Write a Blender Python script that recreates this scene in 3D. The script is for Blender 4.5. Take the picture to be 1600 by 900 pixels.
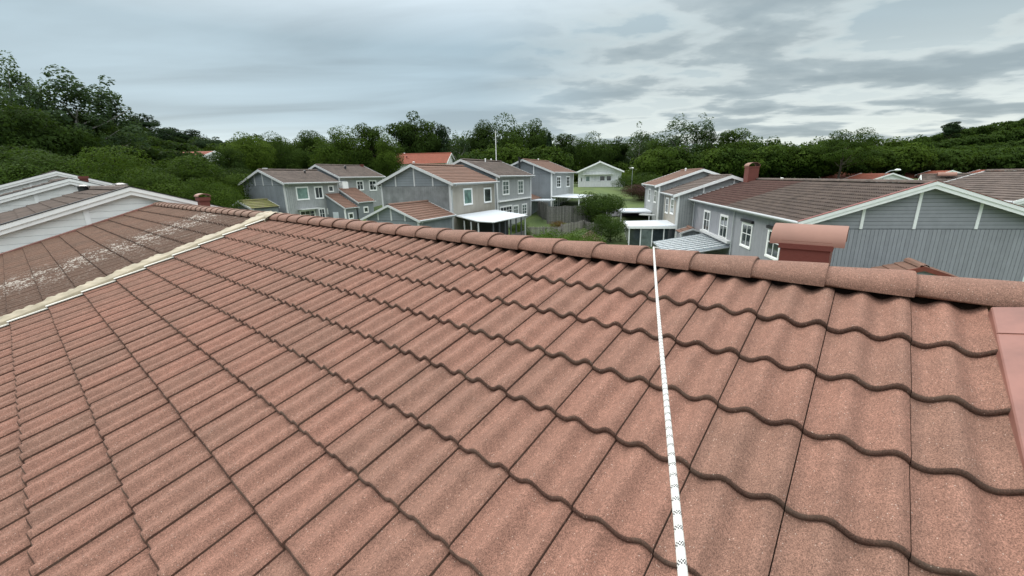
import bpy, math, random
import numpy as np
from mathutils import Vector, Matrix
R = math.radians
scene = bpy.context.scene
for o in list(bpy.data.objects): bpy.data.objects.remove(o)
col = scene.collection

# ------------------------------------------------------------------ camera, sky, sun, exposure
CAMZ = 7.4
cam_d = bpy.data.cameras.new('camera'); cam = bpy.data.objects.new('camera', cam_d); col.objects.link(cam)
cam_d.sensor_width = 36; cam_d.lens = 14.6028; cam_d.clip_start = 0.05; cam_d.clip_end = 3000
Wm = [[0.9998166325, -0.0191494462, 0.0], [-0.0049411132, -0.2579817250, 0.9661371616], [-0.0185009916, -0.9659600034, -0.2580290392]]
cam.matrix_world = Matrix([[Wm[i][0], -Wm[i][1], -Wm[i][2], (0, 0, CAMZ)[i]] for i in range(3)] + [[0, 0, 0, 1]])
scene.camera = cam
scene.render.engine = 'CYCLES'
scene.view_settings.view_transform = 'Standard'; scene.view_settings.look = 'None'
scene.view_settings.gamma = 1; scene.view_settings.exposure = 0.12; scene.view_settings.use_curve_mapping = False
SUN_EL, SUN_AZ = 38, -42        # azimuth from +Y towards +X
sd = bpy.data.lights.new('sun', 'SUN'); sd.energy = 1.5; sd.angle = R(12); sd.color = (1, .96, .9)
sun = bpy.data.objects.new('sun', sd); col.objects.link(sun)
sv = Vector((math.sin(R(SUN_AZ)) * math.cos(R(SUN_EL)), math.cos(R(SUN_AZ)) * math.cos(R(SUN_EL)), math.sin(R(SUN_EL))))
sun.rotation_euler = sv.to_track_quat('Z', 'Y').to_euler()


class NT:
    """small node-graph helper"""
    def __init__(s, tree): s.t = tree; s.t.nodes.clear()
    def n(s, typ, **kw):
        nd = s.t.nodes.new(typ)
        for k, v in kw.items():
            if k.startswith('i_'):
                key = k[2:]; key = int(key) if key.isdigit() else key
                s.set(nd, key, v)
            else: setattr(nd, k, v)
        return nd
    def set(s, nd, key, v):
        if isinstance(v, bpy.types.NodeSocket): s.t.links.new(v, nd.inputs[key])
        else:
            try: nd.inputs[key].default_value = v
            except Exception: nd.inputs[key].default_value = (*v, 1)
    def m(s, op, a, b=0.0, c=None, clamp=False):
        nd = s.n('ShaderNodeMath', operation=op, use_clamp=clamp); s.set(nd, 0, a); s.set(nd, 1, b)
        if c is not None: s.set(nd, 2, c)
        return nd.outputs[0]
    def mix(s, f, a, b, mode='MIX'):
        nd = s.n('ShaderNodeMix', data_type='RGBA', blend_type=mode); s.set(nd, 0, f)
        for key, v in ((6, a), (7, b)):
            if isinstance(v, tuple) and len(v) == 3: v = (*v, 1)
            s.set(nd, key, v)
        return nd.outputs[2]
    def ramp(s, f, stops):
        nd = s.n('ShaderNodeValToRGB'); s.set(nd, 0, f); cr = nd.color_ramp
        while len(cr.elements) < len(stops): cr.elements.new(.5)
        for e, (p, c) in zip(cr.elements, stops):
            e.position = p; e.color = (*c, 1) if isinstance(c, tuple) else (c, c, c, 1)
        return nd.outputs[0]
    def noise(s, vec, scale, detail=4, rough=.55, dist=0.0):
        nd = s.n('ShaderNodeTexNoise'); s.set(nd, 'Vector', vec); s.set(nd, 'Scale', scale); s.set(nd, 'Detail', detail)
        s.set(nd, 'Roughness', rough); s.set(nd, 'Distortion', dist); return nd.outputs[0]
    def vmul(s, vec, v):
        nd = s.n('ShaderNodeVectorMath', operation='MULTIPLY'); s.set(nd, 0, vec); nd.inputs[1].default_value = v; return nd.outputs[0]


world = bpy.data.worlds.new('World'); scene.world = world; world.use_nodes = True
w = NT(world.node_tree)
tc = w.n('ShaderNodeTexCoord'); sep = w.n('ShaderNodeSeparateXYZ'); w.set(sep, 0, tc.outputs['Generated'])
sx, sy, sz = sep.outputs
sky = w.n('ShaderNodeTexSky', sky_type='NISHITA', sun_disc=False, sun_elevation=R(SUN_EL), sun_rotation=R(SUN_AZ))
sky.air_density = 1.0; sky.dust_density = 2.0
zc = w.m('MAXIMUM', sz, 0.0)
den = w.m('ADD', zc, 0.10)
cx = w.m('DIVIDE', sx, den); cy = w.m('DIVIDE', sy, den)
cv = w.n('ShaderNodeCombineXYZ'); w.set(cv, 0, cx); w.set(cv, 1, cy)
cvec = cv.outputs[0]
big = w.noise(w.vmul(cvec, (.16, .34, 1)), 1.0, 3, .5, .3)
med = w.noise(w.vmul(cvec, (.95, 1.25, 1)), 1.25, 9, .52, .12)
fine = w.noise(w.vmul(cvec, (.30, .95, 1)), 1.3, 6, .5, .5)
# overcast base by height above the horizon (0..1), brighter overhead as an overcast dome is
base = w.ramp(zc, [(0.0, (.60, .655, .64)), (.05, (.50, .58, .60)), (.12, (.315, .405, .462)), (.26, (.265, .355, .412)), (.42, (.66, .74, .80)), (.7, (1.5, 1.58, 1.62)), (1.0, (2.0, 2.08, 2.1))])
left = w.m('MULTIPLY_ADD', sx, -.5, .5)
band = w.ramp(fine, [(.36, .82), (.50, 1.0), (.66, 1.16)])
base = w.mix(1.0, base, band, 'MULTIPLY')
# heavier broken cloud towards the right
rgt = w.ramp(w.m('MULTIPLY_ADD', sx, .5, .5), [(.46, 0.0), (.62, 1.0)])
puff = w.ramp(med, [(.40, 0.0), (.52, 1.0)])
lit = w.ramp(med, [(.42, (.70, .74, .70)), (.475, (.50, .545, .54)), (.53, (.31, .36, .375)), (.62, (.225, .272, .292))])
gap = w.ramp(zc, [(0.0, (.66, .69, .63)), (.10, (.53, .58, .57)), (.24, (.33, .40, .43)), (.30, (.30, .375, .41)), (.5, (.8, .86, .9)), (1.0, (1.9, 1.96, 2.0))])
brk = w.mix(puff, gap, lit)
lowm = w.ramp(zc, [(0.0, .85), (.3, .75), (.40, .0)])
wgt = w.m('MULTIPLY', rgt, lowm)
cl = w.mix(wgt, base, brk)
cl10 = w.mix(1.0, cl, (13.8, 13.7, 13.5), 'MULTIPLY')
tot = w.mix(.94, sky.outputs[0], cl10)
bg = w.n('ShaderNodeBackground'); w.set(bg, 0, tot); w.set(bg, 1, .10)
wo = w.n('ShaderNodeOutputWorld'); w.t.links.new(bg.outputs[0], wo.inputs[0])

# ------------------------------------------------------------------ object helpers
rnd = random.Random(7)


class MB:
    """collects geometry, then links it as ONE mesh object"""
    def __init__(s): s.v = []; s.f = []; s.mi = []; s.tint = []; s.cur = 0; s.t = .5; s.uv = None
    def face(s, idx): s.f.append(idx); s.mi.append(s.cur); s.tint.append(s.t)
    def poly(s, pts):
        b = len(s.v); s.v += [tuple(p) for p in pts]; s.face(tuple(range(b, b + len(pts))))
    def box(s, x0, x1, y0, y1, z0, z1):
        x0, x1 = sorted((x0, x1)); y0, y1 = sorted((y0, y1)); z0, z1 = sorted((z0, z1))
        b = len(s.v); s.v += [(x, y, z) for z in (z0, z1) for y in (y0, y1) for x in (x0, x1)]
        for q in ((0, 2, 3, 1), (4, 5, 7, 6), (0, 1, 5, 4), (2, 6, 7, 3), (0, 4, 6, 2), (1, 3, 7, 5)): s.face(tuple(b + i for i in q))
        return s
    def extr(s, poly, fn, d0, d1):
        """polygon (p,q) extruded between d0 and d1 through fn(p,q,d)->xyz"""
        b = len(s.v); n = len(poly)
        s.v += [fn(p, q, d0) for p, q in poly] + [fn(p, q, d1) for p, q in poly]
        s.face(tuple(b + n - 1 - i for i in range(n))); s.face(tuple(b + n + i for i in range(n)))
        for i in range(n):
            j = (i + 1) % n; s.face((b + i, b + j, b + n + j, b + n + i))
        return s
    def tube(s, pts, rad, seg=10, cap=True):
        pts = [Vector(p) for p in pts]; n = len(pts); rr = rad if isinstance(rad, (list, tuple)) else [rad] * n
        b = len(s.v)
        for i, p in enumerate(pts):
            d = (pts[min(i + 1, n - 1)] - pts[max(i - 1, 0)]).normalized()
            up = Vector((0, 0, 1)) if abs(d.z) < .95 else Vector((1, 0, 0))
            a = d.cross(up).normalized(); c = a.cross(d)
            for k in range(seg):
                t = 2 * math.pi * k / seg; s.v.append(tuple(p + rr[i] * (a * math.cos(t) + c * math.sin(t))))
        for i in range(n - 1):
            for k in range(seg):
                k2 = (k + 1) % seg; s.face((b + i * seg + k, b + i * seg + k2, b + (i + 1) * seg + k2, b + (i + 1) * seg + k))
        if cap:
            s.face(tuple(b + k for k in range(seg))); s.face(tuple(b + (n - 1) * seg + k for k in range(seg)))
        return s
    def build(s, name, mats, parent=None, smooth=False):
        me = bpy.data.meshes.new(name); me.from_pydata(s.v, [], s.f); mats = mats if isinstance(mats, (list, tuple)) else [mats]
        for m in mats: me.materials.append(m)
        me.polygons.foreach_set('material_index', s.mi)
        a = me.attributes.new('tint', 'FLOAT', 'FACE'); a.data.foreach_set('value', s.tint)
        if smooth: me.polygons.foreach_set('use_smooth', [True] * len(s.f))
        me.update(); o = bpy.data.objects.new(name, me); col.objects.link(o)
        if parent is not None: o.parent = parent
        return o


def box(name, mat, parent, *b): return MB().box(*b).build(name, mat, parent)


def tag(o, label=None, cat=None, group=None, kind=None):
    if label: o['label'] = label
    if cat: o['category'] = cat
    if group: o['group'] = group
    if kind: o['kind'] = kind
    return o


def empty(name, loc, rz=0.0, label=None, cat=None, group=None):
    o = bpy.data.objects.new(name, None); o.empty_display_size = .2; col.objects.link(o); o.location = loc; o.rotation_euler = (0, 0, rz)
    return tag(o, label, cat, group)


def mat(name, base, rough=.7, bump=0, spec=.5, metal=0.0, var=.12, scale=3.0, bscale=30.0):
    m = bpy.data.materials.new(name); m.use_nodes = True; g = NT(m.node_tree)
    tc = g.n('ShaderNodeTexCoord').outputs['Object']
    nz = g.noise(tc, scale, 5, .6)
    c = g.mix(1.0, (*base, 1), g.ramp(nz, [(.3, 1 - var), (.7, 1 + var * .6)]), 'MULTIPLY')
    tn = g.n('ShaderNodeAttribute', attribute_name='tint').outputs['Fac']
    c = g.mix(1.0, c, g.ramp(tn, [(0.0, .62), (.5, 1.0), (1.0, 1.30)]), 'MULTIPLY')
    p = g.n('ShaderNodeBsdfPrincipled'); g.set(p, 'Base Color', c); g.set(p, 'Roughness', rough); g.set(p, 'Metallic', metal); g.set(p, 'Specular IOR Level', spec)
    if bump:
        b = g.n('ShaderNodeBump'); g.set(b, 'Strength', bump); g.set(b, 'Distance', .01); g.set(b, 'Height', g.noise(tc, bscale, 4, .6)); g.set(p, 'Normal', b.outputs[0])
    o = g.n('ShaderNodeOutputMaterial'); g.t.links.new(p.outputs[0], o.inputs[0]); return m


def tile_mat(name, ca, cb, edge=False, lichen=0, grit=1.0, dirt=.0, fine=260):
    m = bpy.data.materials.new(name); m.use_nodes = True; g = NT(m.node_tree)
    tc = g.n('ShaderNodeTexCoord').outputs['Object']
    tint = g.n('ShaderNodeAttribute', attribute_name='tint').outputs['Fac']
    broad = g.noise(tc, 1.3, 5, .6, .3); mid = g.noise(tc, 9.0, 5, .65)
    f = g.m('ADD', g.m('MULTIPLY', tint, .5), g.m('MULTIPLY_ADD', broad, 1.3, -.4), clamp=True)
    c = g.mix(f, (*ca, 1), (*cb, 1))
    c = g.mix(1.0, c, g.ramp(mid, [(.3, .84), (.7, 1.12)]), 'MULTIPLY')
    if grit:
        gr = g.noise(tc, fine, 2, .7); gr2 = g.noise(tc, fine * .38, 3, .7)
        c = g.mix(grit * .95, c, g.ramp(gr, [(.36, .52), (.5, 1.0), (.64, 1.5)]), 'MULTIPLY')
        c = g.mix(grit * .75, c, g.ramp(gr2, [(.34, .80), (.5, 1.0), (.66, 1.25)]), 'MULTIPLY')
        vo = g.n('ShaderNodeTexVoronoi'); g.set(vo, 'Vector', tc); g.set(vo, 'Scale', fine * .42)
        dots = g.ramp(vo.outputs['Distance'], [(.12, 1.0), (.22, 0.0)])
        sepc = g.n('ShaderNodeSeparateColor'); g.set(sepc, 0, vo.outputs['Color'])
        on = g.m('GREATER_THAN', sepc.outputs[0], .86); on2 = g.m('LESS_THAN', sepc.outputs[0], .08)
        c = g.mix(g.m('MULTIPLY', g.m('MULTIPLY', dots, on), .7 * grit), c, (.62, .50, .42))
        c = g.mix(g.m('MULTIPLY', g.m('MULTIPLY', dots, on2), .8 * grit), c, (.07, .04, .03))
    if dirt:
        d = g.noise(tc, 4.0, 6, .7, .5)
        c = g.mix(g.m('MULTIPLY', g.ramp(d, [(.45, 0.0), (.62, 1.0)]), dirt), c, (.16, .12, .09))
    if lichen:
        sp = g.n('ShaderNodeSeparateXYZ'); g.set(sp, 0, tc); b = sp.outputs[1]     # local y runs along the ridge
        bb = g.m('ADD', b, g.m('MULTIPLY_ADD', g.noise(tc, .9, 3), 1.6, -.8))
        # the worn streak down the middle of the unit, heavier between it and the flashing
        k = g.ramp(g.m('DIVIDE', bb, 10.0), [(.06, .10), (.17, .30), (.24, .9), (.33, .9), (.40, .15), (.6, 0.0)])
        crest = g.m('COSINE', g.m('MULTIPLY', g.m('ADD', b, .02), 41.888)); l = g.noise(g.vmul(tc, (.8, 1.3, 1)), 34.0, 2, .8); big_ = g.noise(tc, 3.2, 4, .6); msk = g.ramp(g.m('ADD', g.m('ADD', l, g.m('MULTIPLY', crest, .055)), g.m('ADD', g.m('MULTIPLY', k, .07), g.m('MULTIPLY_ADD', big_, .5, -.25))), [(.60, 0.0), (.65, .8)])
        c = g.mix(g.ramp(g.m('DIVIDE', bb, 10.0), [(.0, .62), (.30, .55), (.42, 0.0)]), c, (.095, .062, .046))
        c = g.mix(g.m('MULTIPLY', msk, g.m('MULTIPLY', k, lichen, clamp=True)), c, (.55, .50, .44))
    p = g.n('ShaderNodeBsdfPrincipled'); g.set(p, 'Base Color', c); g.set(p, 'Roughness', .88); g.set(p, 'Specular IOR Level', .25)
    b = g.n('ShaderNodeBump'); g.set(b, 'Strength', .55 if grit else .25); g.set(b, 'Distance', .0022 if grit else .006)
    g.set(b, 'Height', g.noise(tc, fine * .9 if grit else 40, 3, .75)); g.set(p, 'Normal', b.outputs[0])
    o = g.n('ShaderNodeOutputMaterial'); g.t.links.new(p.outputs[0], o.inputs[0]); return m


def leaf_mat(name, a, b, trans=.25):
    m = bpy.data.materials.new(name); m.use_nodes = True; g = NT(m.node_tree)
    tc = g.n('ShaderNodeTexCoord').outputs['Object']; inf = g.n('ShaderNodeObjectInfo').outputs['Random']
    at = g.n('ShaderNodeAttribute', attribute_name='tint').outputs['Fac']
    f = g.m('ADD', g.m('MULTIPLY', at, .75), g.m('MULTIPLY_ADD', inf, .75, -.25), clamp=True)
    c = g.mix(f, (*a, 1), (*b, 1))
    d = g.n('ShaderNodeBsdfPrincipled'); g.set(d, 'Base Color', c); g.set(d, 'Roughness', .85); g.set(d, 'Specular IOR Level', .08)
    t = g.n('ShaderNodeBsdfTranslucent'); g.set(t, 0, g.mix(.5, c, (.12, .2, .02)))
    mx = g.n('ShaderNodeMixShader'); g.set(mx, 0, trans); g.t.links.new(d.outputs[0], mx.inputs[1]); g.t.links.new(t.outputs[0], mx.inputs[2])
    o = g.n('ShaderNodeOutputMaterial'); g.t.links.new(mx.outputs[0], o.inputs[0]); return m


def glass_mat(name, base, rough=.06):
    return mat(name, base, rough, spec=.9, var=.5, scale=1.5)


M = dict(
    tile=tile_mat('fresh_red_tile', (.198, .112, .082), (.246, .124, .090)),
    tile_edge=tile_mat('tile_edge_dirt_shade', (.075, .042, .031), (.105, .056, .041), dirt=.4),  # dirt on the lips, plus lip and joint shade painted into the tone
    ridge=tile_mat('ridge_tile', (.196, .112, .083), (.236, .124, .091)),
    ridge_old=tile_mat('old_ridge_tile', (.20, .12, .09), (.27, .16, .12), grit=.5, dirt=.4, fine=120),
    old=tile_mat('weathered_tile', (.120, .074, .053), (.165, .093, .065), lichen=1.0, grit=.5, fine=120),
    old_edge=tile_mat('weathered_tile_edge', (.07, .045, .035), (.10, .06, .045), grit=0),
    brown=tile_mat('brown_tile', (.062, .049, .043), (.138, .106, .092), grit=0, dirt=.4),
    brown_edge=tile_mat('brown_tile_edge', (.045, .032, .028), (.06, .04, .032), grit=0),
    brown_far=tile_mat('dark_red_brown_tile', (.070, .036, .032), (.100, .052, .044), grit=0, dirt=.3),
    redbrown=tile_mat('red_brown_tile', (.15, .088, .066), (.205, .115, .084), grit=0, dirt=.25),
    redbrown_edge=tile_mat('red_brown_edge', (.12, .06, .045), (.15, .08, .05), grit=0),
    redtile=tile_mat('orange_red_tile', (.24, .065, .038), (.30, .085, .05), grit=0, dirt=.3),
    moss=tile_mat('mossy_tile', (.10, .115, .03), (.17, .17, .05), grit=0, dirt=.7),
    white=mat('white_paint', (.90, .91, .90), .5, .1, var=.06), cream=mat('cream_flashing', (.31, .26, .175), .65, .5, var=.22, scale=7, bscale=12),
    edgewhite=mat('white_edge_strip', (.75, .74, .68), .5, .1, var=.06),
    redmetal=mat('red_sheet_metal', (.25, .110, .085), .5, .15, var=.28, scale=5, bscale=4), redpaint=mat('dark_red_paint', (.20, .05, .035), .45, .1, var=.2),
    capmetal=mat('faded_red_metal', (.26, .130, .093), .6, .1, var=.12), chimred=mat('chimney_red', (.15, .040, .028), .7, .3),
    grey_clad=mat('grey_clad', (.29, .298, .325), .7, .1, var=.08), grey_dark=mat('grey_back', (.085, .09, .10), .8),
    steel_clad=mat('blue_grey_clad', (.225, .25, .268), .7, .2, var=.16, scale=.8), beige_clad=mat('beige_grey_clad', (.35, .325, .28), .75, .2, var=.14, scale=.7),
    lgrey=mat('light_grey_clad', (.33, .345, .345), .7, .1), worn_clad=mat('worn_grey_clad', (.235, .245, .245), .8, .3, var=.3, scale=1.4), white_clad=mat('white_clad', (.88, .89, .87), .6, .1, var=.06), white_back=mat('white_gap', (.50, .52, .51), .8),
    trim_grey=mat('pale_trim', (.60, .61, .61), .5, var=.06), gutter=mat('gutter', (.50, .52, .53), .4, var=.05),
    pane=glass_mat('window_glass', (.035, .045, .05)), pane_pale=glass_mat('curtained_glass', (.17, .21, .20), .15), pane_green=glass_mat('green_curtain_glass', (.16, .26, .23), .12),
    dark=mat('shaded_opening', (.022, .022, .025), .8), black=mat('black_metal', (.02, .02, .022), .4), steel=mat('galvanised', (.35, .37, .38), .35, metal=.6),
    poly=mat('polycarbonate_sheet', (.15, .18, .20), .38, spec=.5, var=.12, scale=.6), panel=mat('white_roof_panel', (.74, .78, .83), .35, var=.05),
    bark=mat('bark', (.06, .045, .035), .9, .5), birch=mat('birch_bark', (.25, .24, .22), .8, .3, var=.5, scale=8), oldwood=mat('old_grey_wood', (.135, .13, .12), .85, .3, var=.35, scale=6),
    greywood=mat('pale_grey_wood', (.24, .225, .20), .85, .3, var=.3, scale=6), logs=mat('split_logs', (.30, .22, .15), .85, .3, var=.5, scale=9), asphalt=mat('asphalt', (.06, .06, .062), .9, .2), stone=mat('stone', (.25, .24, .22), .9, .4, var=.3),
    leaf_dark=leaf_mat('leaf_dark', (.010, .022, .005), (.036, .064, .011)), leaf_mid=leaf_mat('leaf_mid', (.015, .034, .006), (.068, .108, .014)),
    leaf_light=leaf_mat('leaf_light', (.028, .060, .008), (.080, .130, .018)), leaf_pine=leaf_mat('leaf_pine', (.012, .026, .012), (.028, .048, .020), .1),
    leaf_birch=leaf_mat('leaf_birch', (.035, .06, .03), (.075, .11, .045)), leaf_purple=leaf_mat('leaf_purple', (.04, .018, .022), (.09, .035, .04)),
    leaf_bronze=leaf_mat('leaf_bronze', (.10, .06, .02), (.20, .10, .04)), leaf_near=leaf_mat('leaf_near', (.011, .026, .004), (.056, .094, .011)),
)

# ground material
gm = bpy.data.materials.new('grass'); gm.use_nodes = True; g = NT(gm.node_tree)
tc = g.n('ShaderNodeTexCoord').outputs['Object']
c = g.mix(g.ramp(g.noise(tc, .25, 5, .6), [(.35, 0.0), (.65, 1.0)]), (.045, .075, .02, 1), (.10, .14, .035, 1))
c = g.mix(1.0, c, g.ramp(g.noise(tc, 6, 5, .7), [(.3, .7), (.7, 1.25)]), 'MULTIPLY')
p = g.n('ShaderNodeBsdfPrincipled'); g.set(p, 'Base Color', c); g.set(p, 'Roughness', .95)
o_ = g.n('ShaderNodeOutputMaterial'); g.t.links.new(p.outputs[0], o_.inputs[0])


def sm(t): t = min(max(t, 0), 1); return t * t * (3 - 2 * t)


def ground_z(x, y):
    z = .3 + 5.2 * sm((y - 20) / 60)
    z += 16 * math.exp(-(((x + 135) / 62) ** 2 + ((y - 105) / 62) ** 2)) * sm((y - 30) / 40)
    z += 15 * math.exp(-(((x - 205) / 75) ** 2 + ((y - 150) / 60) ** 2))
    z += 1.2 * sm((-x - 12) / 20) * sm((50 - y) / 30)
    return z


# ------------------------------------------------------------------ terrain
def build_ground():
    xs = np.concatenate([np.linspace(-900, -260, 12), np.linspace(-250, 300, 111), np.linspace(320, 900, 12)])
    ys = np.concatenate([np.linspace(-300, -20, 8), np.linspace(-10, 260, 91), np.linspace(290, 1400, 14)])
    mb = MB(); nx = len(xs)
    mb.v = [(float(x), float(y), ground_z(x, y)) for y in ys for x in xs]
    for j in range(len(ys) - 1):
        for i in range(nx - 1): mb.face((j * nx + i, j * nx + i + 1, (j + 1) * nx + i + 1, (j + 1) * nx + i))
    tag(mb.build('ground', gm, smooth=True), 'green lawns and grassy ground rising gently behind the houses', 'ground', kind='structure')


build_ground()


def strip_on_ground(name, pts, width, m, lift, label, cat):
    mb = MB(); L = []
    for i, p in enumerate(pts):
        a = Vector(pts[max(i - 1, 0)]); b = Vector(pts[min(i + 1, len(pts) - 1)]); d = (b - a).normalized(); n = Vector((-d.y, d.x)) * width / 2
        L.append((Vector(p) - n, Vector(p) + n))
    for (a, b), (c_, d_) in zip(L[:-1], L[1:]):
        for k in range(3):
            q = [a.lerp(b, k / 3), a.lerp(b, (k + 1) / 3), c_.lerp(d_, (k + 1) / 3), c_.lerp(d_, k / 3)]
            mb.poly([(p.x, p.y, ground_z(p.x, p.y) + lift) for p in q])
    return tag(mb.build(name, m), label, cat, kind='structure')


strip_on_ground('road', [(9 + t * 1.5, 50.5 + t * .05 + .0 * t) for t in range(0, 40)], 4.2, M['asphalt'], .09, 'narrow grey lane crossing behind the gardens by the lamp post', 'road')
strip_on_ground('road', [(-70 + t * 4, 20.5 + 0 * t) for t in range(0, 4)], 4, M['asphalt'], .05, 'asphalt lane below the houses on the left', 'road')


# ------------------------------------------------------------------ tile fields
def prof(u, h=.026):
    c = .5 * (1 + math.cos(2 * math.pi * (u - .37) / .5)); return h * (c ** 1.1 - .5) + (.004 * min(1, (u - .75) / .12) if u > .75 else 0) - (.005 * (1 - u / .07) if u < .07 else 0)


def tile_field(mb, T, x0, x1, s_first, n, gauge=.3525, cover=.3, joint0=0.0, seg=20, alongs=(0, .25, .6, 1.0), th=.029, top_len=None, dirn=-1, h=.037, jit=1.0, lipseg=True, rg=None, skip=None):
    """rows of interlocking tiles with two waves each. T(x, s, h) -> xyz; x runs along the ridge, s down the slope.
    x is right-hand edge based: tile c covers joint0-(c+1)*cover .. joint0-c*cover"""
    rg = rg or random.Random(3)
    c0 = math.floor((joint0 - x1) / cover); c1 = math.ceil((joint0 - x0) / cover)
    for r in range(n):
        s_l = s_first + r * gauge
        for c in range(c0, c1):
            xr = joint0 - c * cover; xl = xr - cover
            a = max(xl, x0); b = min(xr, x1)
            if b - a < .01: continue
            if skip and skip(r, c): continue
            ua, ub = (a - xl) / cover, (b - xl) / cover
            us = [ua + (ub - ua) * i / seg for i in range(seg + 1)]
            dz = rg.uniform(-.0018, .0018) * jit; ds = rg.uniform(-.003, .003) * jit; tw = rg.uniform(-.003, .003) * jit
            ln = gauge + .03 if (r or top_len is None) else top_len
            mb.t = rg.random(); gap = .0035 if (jit and ub > .99) else 0
            rows = []
            for q in alongs[::-1]:
                s = s_l + ds - ln * q; rows.append([(s, dz - th * (ln * q) / gauge)] * 1)
            prof_rows = []                                        # (s, h offset) from top of tile to the lip and under
            for q in alongs[::-1]:
                d = ln * q
                if q == 0: continue
                prof_rows.append((s_l + ds - d, dz - th * d / gauge))
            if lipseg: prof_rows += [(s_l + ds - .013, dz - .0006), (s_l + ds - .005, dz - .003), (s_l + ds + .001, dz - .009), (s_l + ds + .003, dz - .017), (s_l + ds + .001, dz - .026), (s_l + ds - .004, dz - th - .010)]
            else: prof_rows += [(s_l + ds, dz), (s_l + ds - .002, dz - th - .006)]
            nl = 3 if lipseg else 1
            base = len(mb.v); w_ = seg + 1 + (1 if gap else 0)
            for s, hh in prof_rows:
                for i, u in enumerate(us):
                    x = xl + u * cover
                    if gap and i == seg: x -= gap
                    mb.v.append(T(x, s + tw * (u - .5), hh + prof(u, h)))
                if gap: mb.v.append(T(xr - gap + .0006, s + tw * .5, hh + prof(1, h) - .020))
            nr = len(prof_rows)
            for j in range(nr - 1):
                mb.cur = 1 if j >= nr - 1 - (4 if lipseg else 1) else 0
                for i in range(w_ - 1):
                    if gap and i == w_ - 2: mb.cur = 1  # joint drop face takes the dark edge tone as painted shade
                    mb.face((base + j * w_ + i, base + j * w_ + i + 1, base + (j + 1) * w_ + i + 1, base + (j + 1) * w_ + i))
    mb.cur = 0
    return mb


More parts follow.
